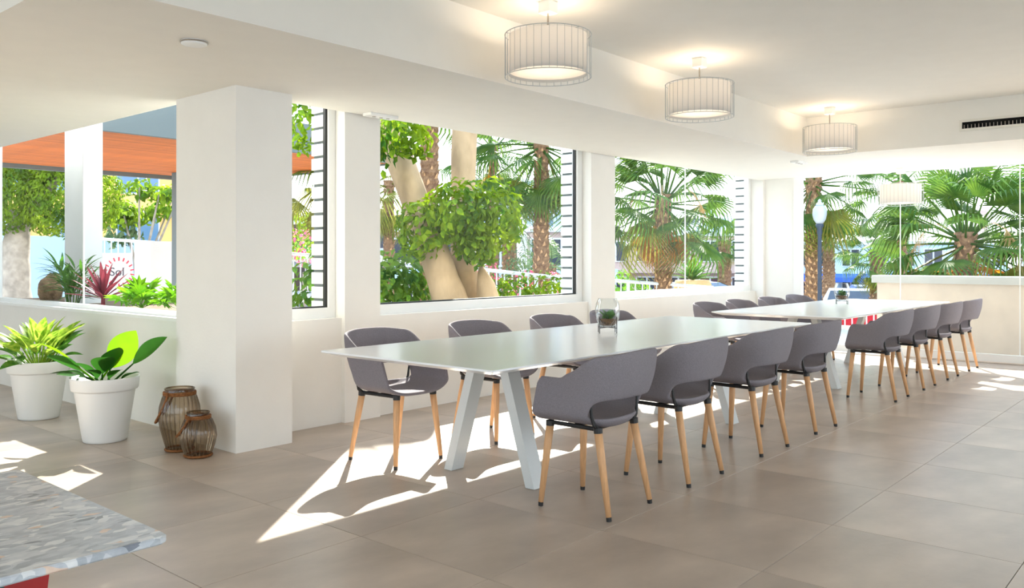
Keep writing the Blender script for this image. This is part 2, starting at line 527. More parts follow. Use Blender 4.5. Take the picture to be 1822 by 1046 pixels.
win_n = [0]
def window(axis, pos, a0, a1, z0, z1, joints=(), fw=0.05, gasket=False, frame_d=0.07, bottom=0.08, top=0.03, right=None):
    """window in the plane axis=pos, from a0 to a1 along the other axis"""
    win_n[0] += 1
    w = struct(thing('window_%d' % win_n[0], (0, 0, 0), None, None))
    def put(mb, a, b, c, d, t):
        if axis == 'y':
            mb.box(a, b, pos - t / 2, pos + t / 2, c, d)
        else:
            mb.box(pos - t / 2, pos + t / 2, a, b, c, d)
        return mb
    fr = fw if right is None else right
    for nm, q in (('frame_rail', (a0, a1, z0, z0 + bottom)), ('frame_rail', (a0, a1, z1 - top, z1)),
                  ('frame_stile', (a0, a0 + fw, z0 + bottom, z1 - top)), ('frame_stile', (a1 - fr, a1, z0 + bottom, z1 - top))):
        put(MB(), *q, frame_d).build(nm, 'frame', w)
    if gasket:
        g = 0.012
        mb = MB()
        put(mb, a0 + fw, a1 - fr, z0 + bottom, z0 + bottom + g, 0.03)
        put(mb, a1 - fr - g * 1.5, a1 - fr, z0 + bottom + g, z1 - top, 0.03)
        put(mb, a0 + fw, a0 + fw + g, z0 + bottom + g, z1 - top, 0.03)
        mb.build('gasket', 'gasket', w)
    es = [a0 + fw] + list(joints) + [a1 - fr]
    for p, q in zip(es[:-1], es[1:]):
        put(MB(), p + 0.002, q - 0.002, z0 + bottom, z1 - top, 0.008).build('pane', 'glass', w)
    for j in joints:
        put(MB(), j - 0.005, j + 0.005, z0 + bottom, z1 - top, 0.014).build('joint_strip', 'frame', w)
    return w
window('x', 3.10, 5.645, 10.09, SILL, HEAD, (7.587,), 0.03, bottom=0.06, top=0.02)                 # window_1: behind the plants
struct(MB().box(3.0, 3.065, 5.645, 10.09, SILL, SILL + 0.025).build('trim_3', 'frame'))
window('y', 5.30, 3.36, 4.018, SILL, HEAD, (), 0.05, True, right=0.06)                             # window_2: narrow
window('y', 5.30, 4.375, 7.248, SILL, HEAD, (), 0.05, True, right=0.085)                           # window_3: garden
window('y', 5.30, 7.705, 11.338, SILL, HEAD, (9.512,), 0.05, right=0.07)                            # window_4: palm
window('x', 11.42, -4.0, 4.655, 0.02, SOFF + 0.03, (-2.1, -0.1, 1.935, 3.267), 0.10, bottom=0.09, right=0.11)  # window_5: far glass front
for a, b in [(-3.4, -0.2), (0.2, 3.6), (4.0, 7.4), (7.8, 11.2)]:
    window('y', -4.1, a + 0.004, b - 0.004, 0.155, 2.445, ((a + b) / 2,))
for a, b in [(-3.4, 0.4), (0.9, 4.7), (5.2, 9.2)]:
    window('x', -4.1, a + 0.004, b - 0.004, 0.155, 2.445, ((a + b) / 2,))

# white boards cladding the outer window returns
def boards(x, n0, label):
    t = struct(thing('trim_%d' % n0, (x, 5.345, SILL + 0.03), None, None))
    me = MB().cbox(-0.035, 0.0, 0, 0.155, 0, 0.088, 0.004).mesh('board', 'board')
    MB().box(-0.012, 0.012, 0.0, 0.15, -0.02, HEAD - SILL - 0.05).build('backing', 'slate', t)
    for k in range(15):
        link('board', me, t, (0, 0, 0.006 + k * 0.111))
boards(4.00, 4, '')
boards(7.215, 5, '')
boards(11.34, 6, '')

# ------------------------------------------------------------------ ceiling fittings
o = MB().lathe([(0.0, -0.008), (0.055, -0.008), (0.064, -0.004), (0.064, 0.012)], 32).build('ceiling_disc', 'frame', None, True, (2.205, 4.06, SOFF - 0.012))
tag(o, 'flush round white disc cover in the low ceiling above the pillar', 'ceiling disc')
MB().ring((0, 0, 0.004), 0.066, 0.004, 32, 5).build('rim', 'rod', o)
def emergency(x, y, label):
    t = thing('emergency_light', (x, y, SOFF), label, 'emergency light', 'slim ceiling emergency lights')
    MB().cbox(-0.14, 0.14, -0.05, 0.05, -0.022, 0.0, 0.004).build('housing', 'frame', t)
    for k in (-0.07, 0.0, 0.07):
        MB().lathe([(0.014, -0.026), (0.014, -0.020)], 12, (k, 0, 0), (True, False)).build('lens', 'rod', t)
emergency(4.275, 5.03, 'slim white emergency light on the ceiling beside the garden window')
emergency(9.45, 3.80, 'slim white emergency light on the ceiling near the far corner')
# air slot in the far beam
v = thing('air_vent', (9.04, 1.32, 2.545), 'long cream air vent with black slot in the far ceiling beam', 'air vent')
HW = 0.72
for nm, q in (('frame_bar', (-0.02, 0.0, -HW, HW, 0.032, 0.055)), ('frame_bar', (-0.02, 0.0, -HW, HW, -0.055, -0.032)),
              ('frame_bar', (-0.02, 0.0, HW - 0.022, HW, -0.032, 0.032)), ('frame_bar', (-0.02, 0.0, -HW, -HW + 0.022, -0.032, 0.032))):
    MB().box(*q).build(nm, 'vent', v)
MB().box(-0.004, -0.001, -HW + 0.022, HW - 0.022, -0.032, 0.032).build('slot', 'dark', v)
fin = MB().box(-0.016, -0.005, -0.002, 0.002, -0.031, 0.005).mesh('fin', 'rod')
for k in range(44):
    link('fin', fin, v, (0, -0.68 + k * 0.0316, 0))

# ------------------------------------------------------------------ pendant lamps
shade_m = bpy.data.materials.new('white_translucent_shade')
shade_m.use_nodes = True
_nt = shade_m.node_tree
_p = _nt.nodes['Principled BSDF']
_p.inputs['Base Color'].default_value = (0.86, 0.85, 0.83, 1)
_p.inputs['Roughness'].default_value = 0.8
_t = _nt.nodes.new('ShaderNodeBsdfTranslucent'); _t.inputs[0].default_value = (0.9, 0.86, 0.8, 1)
_x = _nt.nodes.new('ShaderNodeMixShader'); _x.inputs[0].default_value = 0.36
_nt.links.new(_p.outputs[0], _x.inputs[1]); _nt.links.new(_t.outputs[0], _x.inputs[2])
_nt.links.new(_x.outputs[0], _nt.nodes['Material Output'].inputs[0])
M['shade'] = shade_m
M['bulb'] = emit_mat('warm_bulb', (1.0, 0.80, 0.58), 5)
def pendant(x, y, z, label):
    t = thing('pendant_lamp', (x, y, z), label, 'pendant lamp', 'drum pendant lamps in wire cages')
    MB().cbox(-0.042, 0.042, -0.042, 0.042, -0.07, 0, 0.004).build('ceiling_rose', 'frame', t)
    MB().tube([(0, 0, -0.07), (0, 0, -0.30)], 0.006, 8).build('rod', 'rod', t)
    sh = MB().lathe([(0.236, -0.205), (0.236, -0.435), (0.233, -0.435), (0.233, -0.205)], 48).build('lamp_shade', 'shade', t, True)
    MB().lathe([(0.0, -0.418), (0.232, -0.418)], 48).build('diffuser', 'shade', t)
    mb = MB()
    for zz in (-0.20, -0.452):
        mb.ring((0, 0, zz), 0.258, 0.0028, 56, 5)
    for k in range(36):
        a = 2 * math.pi * k / 36
        mb.tube([(0.258 * math.cos(a), 0.258 * math.sin(a), -0.20), (0.258 * math.cos(a), 0.258 * math.sin(a), -0.452)], 0.0019, 4, False)
    for k in range(3):
        a = 2 * math.pi * k / 3 + 0.4
        mb.tube([(0, 0, -0.215), (0.258 * math.cos(a), 0.258 * math.sin(a), -0.20)], 0.0022, 4, False)
    mb.build('wire_cage', 'wire', t)
    MB().lathe([(0.0, -0.36), (0.025, -0.35), (0.032, -0.33), (0.025, -0.30), (0.012, -0.27)], 16).build('bulb', 'bulb', t, True)
    ld = bpy.data.lights.new('lamp_light', 'POINT')
    ld.energy = 1.7
    ld.color = (1.0, 0.82, 0.62)
    ld.shadow_soft_size = 0.06
    lo = bpy.data.objects.new('lamp_light', ld)
    COL.objects.link(lo)
    lo.parent = t
    lo.location = (0, 0, -0.25)
pendant(3.948, 3.12, CEIL, 'largest and nearest white drum pendant lamp, above the near table')
pendant(5.82, 3.12, CEIL, 'second white drum pendant lamp, hung over the far half of the near table')
pendant(8.57, 3.13, CEIL, 'third white drum pendant lamp, hung by the corner of the ceiling beam')
pendant(10.95, 3.13, SOFF, 'smallest drum pendant lamp, hung in front of the far palm window')

# ------------------------------------------------------------------ tables
def table(x0, x1, y0, y1, label):
    cx, cy = (x0 + x1) / 2, (y0 + y1) / 2
    t = thing('long_table', (cx, cy, 0), label, 'table', 'long white tables')
    L, Wd = (x1 - x0) / 2, (y1 - y0) / 2
    H = 0.74
    def rr(l, w, r, z, n=4):
        out = []
        for sx, sy, a0 in ((1, 1, 0), (-1, 1, 90), (-1, -1, 180), (1, -1, 270)):
            for k in range(n + 1):
                a = R(a0 + 90 * k / n)
                out.append((sx * (l - r) + r * math.cos(a), sy * (w - r) + r * math.sin(a), z))
        return out
    rings = [rr(L - 0.002, Wd - 0.002, 0.012, H), rr(L, Wd, 0.012, H - 0.003), rr(L, Wd, 0.012, H - 0.009), rr(L - 0.075, Wd - 0.075, 0.012, H - 0.034)]
    vs = [p for r in rings for p in r]
    n = len(rings[0])
    fs = [tuple(range(n)), tuple(reversed(range(3 * n, 4 * n)))]
    for k in range(3):
        for i in range(n):
            j = (i + 1) % n
            fs.append((k * n + i, (k + 1) * n + i, (k + 1) * n + j, k * n + j))
    MB().add(vs, fs).build('tabletop', 'tabletop', t)
    for sx in (-1, 1):
        for sy in (-1, 1):
            ux = sx * (L - 0.72)
            lg = MB().beam((ux, sy * 0.315, 0.002), (ux, sy * 0.10, H - 0.034), 0.10, 0.062).build('leg', 'tableleg', t)
        MB().box(sx * (L - 0.72) - 0.06, sx * (L - 0.72) + 0.06, -0.16, 0.16, H - 0.044, H - 0.034).build('mounting_plate', 'tableleg', t)
    MB().box(-(L - 0.66), L - 0.66, -0.03, 0.03, H - 0.074, H - 0.044).build('beam', 'tableleg', t)
    return t
table(2.85, 6.66, 2.575, 3.87, 'near long white meeting table with splayed legs and a terrarium')
table(7.47, 11.05, 2.60, 3.88, 'far long white meeting table standing before the glass front')

# ------------------------------------------------------------------ chairs
def sstep(a, b, x):
    x = min(1, max(0, (x - a) / (b - a)))
    return x * x * (3 - 2 * x)
def make_shell():
    NT, NW, NS = 64, 8, 7
    TG = 0.375
    def plan(t):
        s = 1 if t >= 0 else -1
        a = abs(t)
        if a <= 0.5:
            q = a / 0.5 * math.pi / 2
            x = 0.245 * math.sin(q) ** 0.72
            y = 0.0 - 0.205 * math.cos(q) ** 0.72
        else:
            x = 0.245
            y = (a - 0.5) / 0.5 * 0.20
        return s * x, y
    def normal(t):
        e = 0.004
        x0, y0 = plan(max(-1, t - e)); x1, y1 = plan(min(1, t + e))
        d = Vector((x1 - x0, y1 - y0)).normalized()
        return Vector((d.y, -d.x))
    def ztop(t):
        a = abs(t)
        z = 0.809 - 0.018 * (a / 0.25) ** 2 if a < 0.25 else 0.791
        z -= 0.118 * sstep(0.27, 0.58, a)
        z -= 0.035 * max(0, (a - 0.86) / 0.14) ** 2.2
        return z
    mb = MB()
    cols = []
    for i in range(NT + 1):
        t = -1 + 2 * i / NT
        x, y = plan(t)
        n = normal(t)
        if abs(t) < 0.02:
            n = Vector((0, -1))
        a = abs(t)
        back = 1 - sstep(0.2, 0.5, a)
        k = 0.09 + 0.11 * back
        fb = 0.485 if a > TG else 0.485
        g = (1 - (a / TG) ** 6) ** 0.5 if a < TG else 0
        zl = fb + g * 0.088
        zs = fb - g * 0.012
        zt = ztop(t)
        fr = sstep(0.80, 1.0, a)
        W_ = []
        for r in range(NW + 1):
            q = r / NW
            z = zt + (zl - zt) * q
            off = (z - 0.46) * k + 0.012 * math.sin(math.pi * q) * back
            # the arm front slopes back towards the top
            dy = -0.03 * (1 - q) * fr + 0.015 * fr * q
            W_.append((x + n.x * off, y + n.y * off + dy, z))
        S_ = []
        inset = g * 0.035
        for r in range(NS + 1):
            q = r / NS
            bx_, by_ = x - n.x * inset, y - n.y * inset
            off = (zs - 0.46) * k if True else 0
            bx_ += n.x * off; by_ += n.y * off
            yc = by_ if a > 0.5 else by_ * 0.55
            px = bx_ * (1 - q)
            py = by_ + (yc - by_) * q + (0.015 + 0.022 * (1 - (1 - q) ** 2)) * fr
            drop = 0.043 * (1 - (1 - min(1, q * 1.55)) ** 2.6)
            z = zs - drop - 0.006 * fr * q
            S_.append((px, py, z))
        cols.append((W_, S_))
    for wi, cnt in ((0, NW), (1, NS)):
        vs = [p for c in cols for p in c[wi]]
        m = cnt + 1
        fs = []
        for i in range(NT):
            for r in range(cnt):
                if wi == 1 and r == cnt - 1 and False:
                    continue
                fs.append((i * m + r, i * m + r + 1, (i + 1) * m + r + 1, (i + 1) * m + r))
        mb.add(vs, fs)
    import bmesh
    me = mb.mesh('tmp', 'fabric', True)
    bm = bmesh.new(); bm.from_mesh(me)
    bmesh.ops.remove_doubles(bm, verts=bm.verts, dist=0.0012)
    bmesh.ops.dissolve_degenerate(bm, edges=bm.edges, dist=0.0005)
    bmesh.ops.recalc_face_normals(bm, faces=bm.faces)
    out = MB()
    bm.verts.index_update()
    out.v = [tuple(v.co) for v in bm.verts]
    out.f = [tuple(v.index for v in f.verts) for f in bm.faces]
    bm.free()
    return bake(out, 'seat_shell', 'fabric', [('SOLIDIFY', dict(thickness=0.02, offset=0, use_even_offset=False)), ('SUBSURF', dict(levels=1, render_levels=1))])
shell_me = make_shell()
def make_chair():
    t = thing('armchair', (0, 0, 0), 'x', 'chair')
    link('seat_shell', shell_me, t)
    mb = MB()
    for s in (-1, 1):
        mb.tube([(s * 0.168, -0.125, 0.424), (s * 0.152, 0.172, 0.424)], 0.011, 8)
    mb.tube([(-0.16, 0.02, 0.422), (0.16, 0.02, 0.422)], 0.010, 8)
    mb.tube([(-0.165, -0.10, 0.422), (0.165, -0.10, 0.422)], 0.010, 8)
    mb.build('under_frame', 'black', t)
    for s in (-1, 1):
        mb = MB()
        mb.tube([(s * 0.170, -0.122, 0.425), (s * 0.198, -0.122, 0.45), (s * 0.213, -0.118, 0.49), (s * 0.218, -0.115, 0.55)], [0.012, 0.010, 0.008, 0.006], 6)
        mb.build('back_bracket', 'black', t)
        for (tx, ty, fx, fy) in ((0.152, 0.172, 0.190, 0.205), (0.168, -0.125, 0.195, -0.205)):
            top = Vector((s * tx, ty, 0.418)); ft = Vector((s * fx, fy, 0.012))
            d = (ft - top)
            lg = MB().tube([top, top + d * 0.3, top + d * 0.98], [0.0205, 0.0195, 0.0135], 12).build('leg', 'wood', t, True)
            MB().tube([top + d * 0.98, (ft.x, ft.y, 0.0)], [0.0132, 0.0125], 12).build('foot_cap', 'black', lg)
            MB().tube([(top.x, top.y, 0.432), top + d * 0.03], [0.023, 0.0215], 12).build('socket', 'black', lg)
    return t
chair0 = make_chair()
ordn = ['nearest', 'second', 'third', 'fourth']
seats = []
for k, (x, rz) in enumerate(((3.52, 2), (4.31, 0), (5.25, -1), (6.145, 0))):
    seats.append((x, 2.475, R(rz), '%s grey shell armchair on the open floor side of the near table' % ordn[k], 'grey armchairs at the near table'))
for k, (x, rz) in enumerate(((3.51, 1), (4.42, -1), (5.32, 0), (6.13, 1))):
    seats.append((x, 3.985, R(180 + rz), '%s grey shell armchair on the window side of the near table' % ordn[k], 'grey armchairs at the near table'))
for k, (x, rz) in enumerate(((7.93, 1), (8.82, 0), (9.71, -1), (10.61, 0))):
    seats.append((x, 2.46, R(rz), '%s grey shell armchair on the open floor side of the far table' % ordn[k], 'grey armchairs at the far table'))
for k, (x, rz) in enumerate(((7.95, 0), (8.68, 1), (9.50, -1), (10.30, 0))):
    seats.append((x, 3.985, R(180 + rz), '%s grey shell armchair on the window side of the far table' % ordn[k], 'grey armchairs at the far table'))
for k, (x, y, rz, lab, grp) in enumerate(seats):
    c = chair0 if k == 0 else copy_tree(chair0)
    c.location = (x, y, 0)
    c.rotation_euler = (0, 0, rz)
    tag(c, lab, 'chair', grp)
# ------------------------------------------------------------------ leaf shapes
def blade(length, width, bend=0.3, fold=0.25, n=8, tipw=0.0, peak=0.4, wave=0.0, thick=0.0):
    """a leaf lying along +y, drooping towards its tip, folded along its midrib"""
    vs = []; fs = []
    for i in range(n + 1):
        q = i / n
        w = width * 0.5 * (math.sin(math.pi * q ** (math.log(0.5) / math.log(peak))) ** 0.8 if 0 < q < 1 else 0.02)
        y = length * (q - 0.12 * bend * q * q)
        z = -bend * length * q * q * 0.6
        ww = wave * math.sin(q * 14) * width
        vs += [(-w, y, z + fold * w + ww), (0, y, z), (w, y, z + fold * w - ww)]
    for i in range(n):
        b = i * 3
        fs += [(b, b + 1, b + 4, b + 3), (b + 1, b + 2, b + 5, b + 4)]
    return vs, fs

def leaf_with_stem(length, width, stem, bend=0.3, fold=0.25, stem_r=0.004, n=8, peak=0.4, wave=0.0):
    """stem along +y from the origin, then the blade"""
    mb = MB()
    if stem > 0:
        mb.tube([(0, 0, 0), (0, stem * 0.5, 0.0), (0, stem, 0)], [stem_r, stem_r * 0.9, stem_r * 0.7], 5, False)
    vs, fs = blade(length, width, bend, fold, n, 0, peak, wave)
    mb.add([(x, y + stem * 0.98, z) for x, y, z in vs], fs)
    return mb

def orient(o, yaw, pitch, roll=0):
    """local +y turned to point along heading yaw, raised by pitch"""
    o.rotation_mode = 'QUATERNION'
    m = Matrix.Rotation(yaw, 3, 'Z') @ Matrix.Rotation(pitch, 3, 'X') @ Matrix.Rotation(roll, 3, 'Y')
    o.rotation_quaternion = m.to_quaternion()

# ------------------------------------------------------------------ potted plants behind the pillar
def pot(x, y, name, label, sc=1.0):
    t = thing(name, (x, y, 0), label, 'potted plant', None)
    H = 0.465 * sc
    prof = [(0.0, 0.006), (0.138, 0.0), (0.146, 0.004), (0.150, 0.02), (0.203, H * 0.78), (0.206, H * 0.80), (0.221, H * 0.805), (0.2245, H * 0.82), (0.232, H - 0.006), (0.2315, H),
            (0.224, H), (0.214, H * 0.80), (0.208, H * 0.82)]
    MB().lathe([(r * sc, z) for r, z in prof], 56).build('pot', 'pot', t, True)
    MB().lathe([(0.0, H * 0.90), (0.1, H * 0.905), (0.222 * sc, H * 0.87)], 28).build('soil', 'soil', t, True)
    return t, H * 0.9
random.seed(11)
# spotted many-leaved plant
t, hz = pot(2.58, 7.15, 'potted_aglaonema', 'bushy plant with spotted yellow-green leaves in a white pot, left of the other pot', 0.98)
me_a = [leaf_with_stem(0.24, 0.085, 0.18, 0.55, 0.3, peak=0.42, wave=0.01).mesh('leaf', 'aglao', True),
        leaf_with_stem(0.22, 0.09, 0.22, 0.4, 0.3, peak=0.42).mesh('leaf', 'aglao', True),
        leaf_with_stem(0.21, 0.08, 0.15, 0.65, 0.3, peak=0.4).mesh('leaf', 'aglaod', True)]
for k in range(58):
    yaw = k * 2.39996 + random.uniform(-0.2, 0.2)
    f = k / 58
    el = R(82 - 62 * f ** 0.8 + random.uniform(-6, 6))
    if -math.sin(yaw) > 0.6:
        el = max(el, R(45 + 15 * -math.sin(yaw)))
    me = me_a[2] if (f > 0.5 and random.random() < 0.7) else me_a[k % 2]
    r0 = 0.02 + 0.07 * f
    o = link('leaf', me, t, (-math.sin(yaw) * r0, math.cos(yaw) * r0, hz - 0.005))
    orient(o, yaw, el, random.uniform(-0.4, 0.4))
    s_ = random.uniform(0.85, 1.08)
    o.scale = (s_, s_, s_)
# few broad leaves
t, hz = pot(2.56, 5.92, 'potted_broadleaf', 'plant with a few broad glossy leaves in a white pot, nearer the pillar', 0.95)
def big(length, width, stem, bend, m, yaw, el, roll=0.0, fold=0.25, off=(0, 0)):
    me = leaf_with_stem(length, width, stem, bend, fold, 0.008, 12, 0.5).mesh('leaf', m, True)
    o = link('leaf', me, t, (off[0], off[1], hz - 0.005))
    orient(o, R(yaw), R(el), R(roll))
# camera looks along +40 deg from +x: screen right is (0.65,-0.76)
big(0.31, 0.20, 0.13, 0.05, 'bigleaf', -132, 56, 86, 0.05, (-0.03, 0.03))
big(0.30, 0.13, 0.20, 0.15, 'bigdark', -138, 42, 55, 0.35, (0.03, -0.03))
big(0.24, 0.15, 0.08, 0.8, 'bigdark', 160, 62, 0, 0.3, (-0.02, 0))
big(0.28, 0.07, 0.20, 0.25, 'bigleaf', 50, 42, 20, 0.4, (-0.03, 0.04))
big(0.22, 0.10, 0.12, 0.4, 'bigdark', 70, 24, 10, 0.3, (0.0, 0.04))
big(0.24, 0.09, 0.12, 0.3, 'bigdark', 35, 15, -20, 0.3, (0.0, 0.05))
big(0.26, 0.11, 0.14, 0.2, 'bigdark', 60, 34, 40, 0.3, (0.0, 0.06))
big(0.22, 0.16, 0.10, 0.5, 'bigdark', 175, 68, 10, 0.25, (0.02, 0.0))
big(0.2, 0.09, 0.05, 0.5, 'bigdark', 100, 55, 10, 0.25, (-0.02, 0.05))
big(0.16, 0.10, 0.05, 0.6, 'bigdark', 130, 50, 0, 0.3, (-0.03, 0.02))
big(0.15, 0.08, 0.05, 0.4, 'bigdark', -150, 35, 0, 0.3, (0.05, -0.06))
big(0.16, 0.09, 0.05, 0.5, 'bigdark', 190, 45, 0, 0.3, (0.0, -0.02))

# ------------------------------------------------------------------ glass lanterns
def lantern(x, y, prof, nr, label, hang):
    H = prof[-1][1]
    t = thing('glass_lantern', (x, y, 0), label, 'lantern', 'ribbed glass lanterns by the pillar')
    n = nr * 4
    vs = []; fs = []
    L = len(prof)
    for r, z in prof:
        for k in range(n):
            a = 2 * math.pi * k / n
            q = r * (1 + (0.02 * math.cos(a * nr) if z < H - 0.03 else 0))
            vs.append((q * math.cos(a), q * math.sin(a), z))
    for i in range(L - 1):
        for k in range(n):
            fs.append((i * n + k, i * n + (k + 1) % n, (i + 1) * n + (k + 1) % n, (i + 1) * n + k))
    fs.append(tuple(reversed(range(n))))
    g = MB().add(vs, fs).build('glass_body', 'smoke', t, True)
    for k in range(nr):
        a = 2 * math.pi * (k + 0.5) / nr
        MB().tube([((r + 0.001) * math.cos(a), (r + 0.001) * math.sin(a), z) for r, z in prof[:-2]], 0.0016, 4).build('glass_rib', 'rib', g, True)
    rt, zt = prof[-1]
    MB().ring((0, 0, zt), rt, 0.005, 40, 6).build('glass_rim', 'smoke', t, True)
    rc, zc = prof[-2]
    mb = MB()
    for k in range(2):
        mb.ring((0, 0, zc - 0.004 - 0.011 * k), rc + 0.004, 0.008, 40, 6)
    mb.build('rope_collar', 'rope', t, True)
    MB().ring((0, 0, 0.012), prof[0][0] + 0.004, 0.008, 40, 6).build('base_band', 'rope', t, True)
    # rope handle slung down across the side turned to the viewer's left
    yaw = R(140)
    a0, a1 = yaw - R(62), yaw + R(62)
    pts = []
    for k in range(17):
        q = k / 16
        a = a0 + (a1 - a0) * q
        z = zc - hang * (math.sin(math.pi * q) ** 0.9)
        rr = max(rc + 0.014, max(r for r, zz in prof) * (0.82 + 0.32 * math.sin(math.pi * q)))
        rr = rc + 0.014 + (rr - rc - 0.014) * math.sin(math.pi * q) ** 0.5
        pts.append((rr * math.cos(a), rr * math.sin(a), z))
    MB().tube(pts, 0.008, 8).build('rope_handle', 'rope', t, True)
lantern(2.745, 5.24, [(0.083, 0.0), (0.086, 0.03), (0.100, 0.08), (0.121, 0.16), (0.130, 0.225), (0.124, 0.29), (0.107, 0.35), (0.093, 0.385), (0.091, 0.405)], 26,
        'taller smoky ribbed glass lantern with rope handle beside the pillar', 0.20)
lantern(2.735, 4.985, [(0.078, 0.0), (0.082, 0.025), (0.100, 0.075), (0.112, 0.13), (0.105, 0.185), (0.084, 0.235), (0.068, 0.262), (0.067, 0.28)], 24,
        'shorter round ribbed glass lantern with rope handle in front of the taller one', 0.13)

# ------------------------------------------------------------------ terrariums on the tables
def terrarium(x, y, label, seed, turn):
    rnd = random.Random(seed)
    t = thing('terrarium', (x, y, 0.74), label, 'terrarium', 'glass terrariums on the white tables')
    prof = [(0.004, 0.045), (0.045, 0.047), (0.062, 0.062), (0.078, 0.10), (0.084, 0.15), (0.078, 0.20), (0.064, 0.235), (0.063, 0.238), (0.0655, 0.235), (0.080, 0.20), (0.0865, 0.15), (0.0805, 0.10), (0.064, 0.06), (0.046, 0.044), (0.004, 0.042)]
    MB().lathe(prof, 40).build('glass_vase', 'vase', t, True)
    st = MB()
    for k in range(4):
        a = R(turn + 90 * k)
        st.tube([(0.083 * math.cos(a), 0.083 * math.sin(a), 0.0), (0.083 * math.cos(a), 0.083 * math.sin(a), 0.115)], 0.0032, 6)
        b = R(turn + 90 * ((k + 2) % 4))
        if k < 2:
            st.tube([(0.083 * math.cos(a), 0.083 * math.sin(a), 0.037), (0, 0, 0.039), (0.083 * math.cos(b), 0.083 * math.sin(b), 0.037)], 0.0026, 6)
    st.build('wire_stand', 'black', t)
    MB().lathe([(0.0, 0.049), (0.044, 0.050), (0.059, 0.064), (0.070, 0.092), (0.055, 0.096), (0.0, 0.099)], 24).build('pebbles', 'pebble', t, True)
    me = leaf_with_stem(0.068, 0.034, 0.0, 0.3, 0.4, n=5, peak=0.5).mesh('leaf', 'succ', True)
    for k in range(26):
        yaw = k * 2.4
        f = k / 26
        o = link('leaf', me, t, (rnd.uniform(-0.028, 0.028), rnd.uniform(-0.028, 0.028), 0.097))
        orient(o, yaw, R(78 - 58 * f + rnd.uniform(-8, 8)))
        s_ = rnd.uniform(0.75, 1.15) * (1.1 - 0.3 * f)
        o.scale = (s_, s_, s_)
terrarium(4.84, 3.30, 'round glass terrarium with green succulent on the near white table', 3, 84)
terrarium(9.66, 3.39, 'round glass terrarium with green succulent on the far white table', 4, 69)

# ------------------------------------------------------------------ stone table at the lower left
t = thing('stone_table', (0.33, 1.87, 0), 'grey breccia stone table with rounded corner, lower left foreground', 'table', None)
def slab(x0, x1, y0, y1, z0, z1, r, n=6):
    ring = []
    for cx_, cy_, a0 in ((x1 - r, y1 - r, 0), (x0 + r, y1 - r, 90), (x0 + r, y0 + r, 180), (x1 - r, y0 + r, 270)):
        for k in range(n + 1):
            a = R(a0 + 90 * k / n)
            ring.append((cx_ + r * math.cos(a), cy_ + r * math.sin(a)))
    m = len(ring)
    mx_, my_ = (x0 + x1) / 2, (y0 + y1) / 2
    vs = []
    for z, ins in ((z0, 0.003), (z0 + 0.003, 0), (z1 - 0.003, 0), (z1, 0.003)):
        vs += [(x - math.copysign(ins, x - mx_), y - math.copysign(ins, y - my_), z) for x, y in ring]
    fs = [tuple(reversed(range(m))), tuple(range(3 * m, 4 * m))]
    for q in range(3):
        for i in range(m):
            j = (i + 1) % m
            fs.append((q * m + i, q * m + j, (q + 1) * m + j, (q + 1) * m + i))
    return MB().add(vs, fs)
slab(-0.435, 0.435, -0.375, 0.375, 0.725, 0.74, 0.02).build('tabletop', 'stone', t)
def wedge(x0, x1, xt0, xt1, y0, y1, z):
    return MB().add([(x0, y0, 0.0), (x1, y0, 0.0), (xt1, y0, z), (xt0, y0, z), (x0, y1, 0.0), (x1, y1, 0.0), (xt1, y1, z), (xt0, y1, z)],
                    [(0, 1, 2, 3), (7, 6, 5, 4), (0, 4, 5, 1), (1, 5, 6, 2), (2, 6, 7, 3), (3, 7, 4, 0)])
wedge(0.06, 0.20, 0.06, 0.29, -0.22, 0.18, 0.725).build('pedestal', 'red', t)['label'] = 'red tapered pedestal panel'
wedge(-0.28, 0.06, -0.30, 0.19, -0.335, -0.23, 0.69).build('pedestal', 'teal', t)['label'] = 'teal tapered pedestal panel'
# ------------------------------------------------------------------ outdoors: ground
struct(MB().box(-30, 16.9, 5.42, 17, -0.4, -0.06).box(11.5, 16.9, -12, 5.42, -0.4, -0.06).box(-30, -4.2, -12, 5.42, -0.4, -0.06).box(-4.2, 11.5, -12, -4.2, -0.4, -0.06).build('terrace', 'paving'))
struct(bx(-90, 170, -90, 170, -1.5, -1.2).build('street', 'asphalt'))

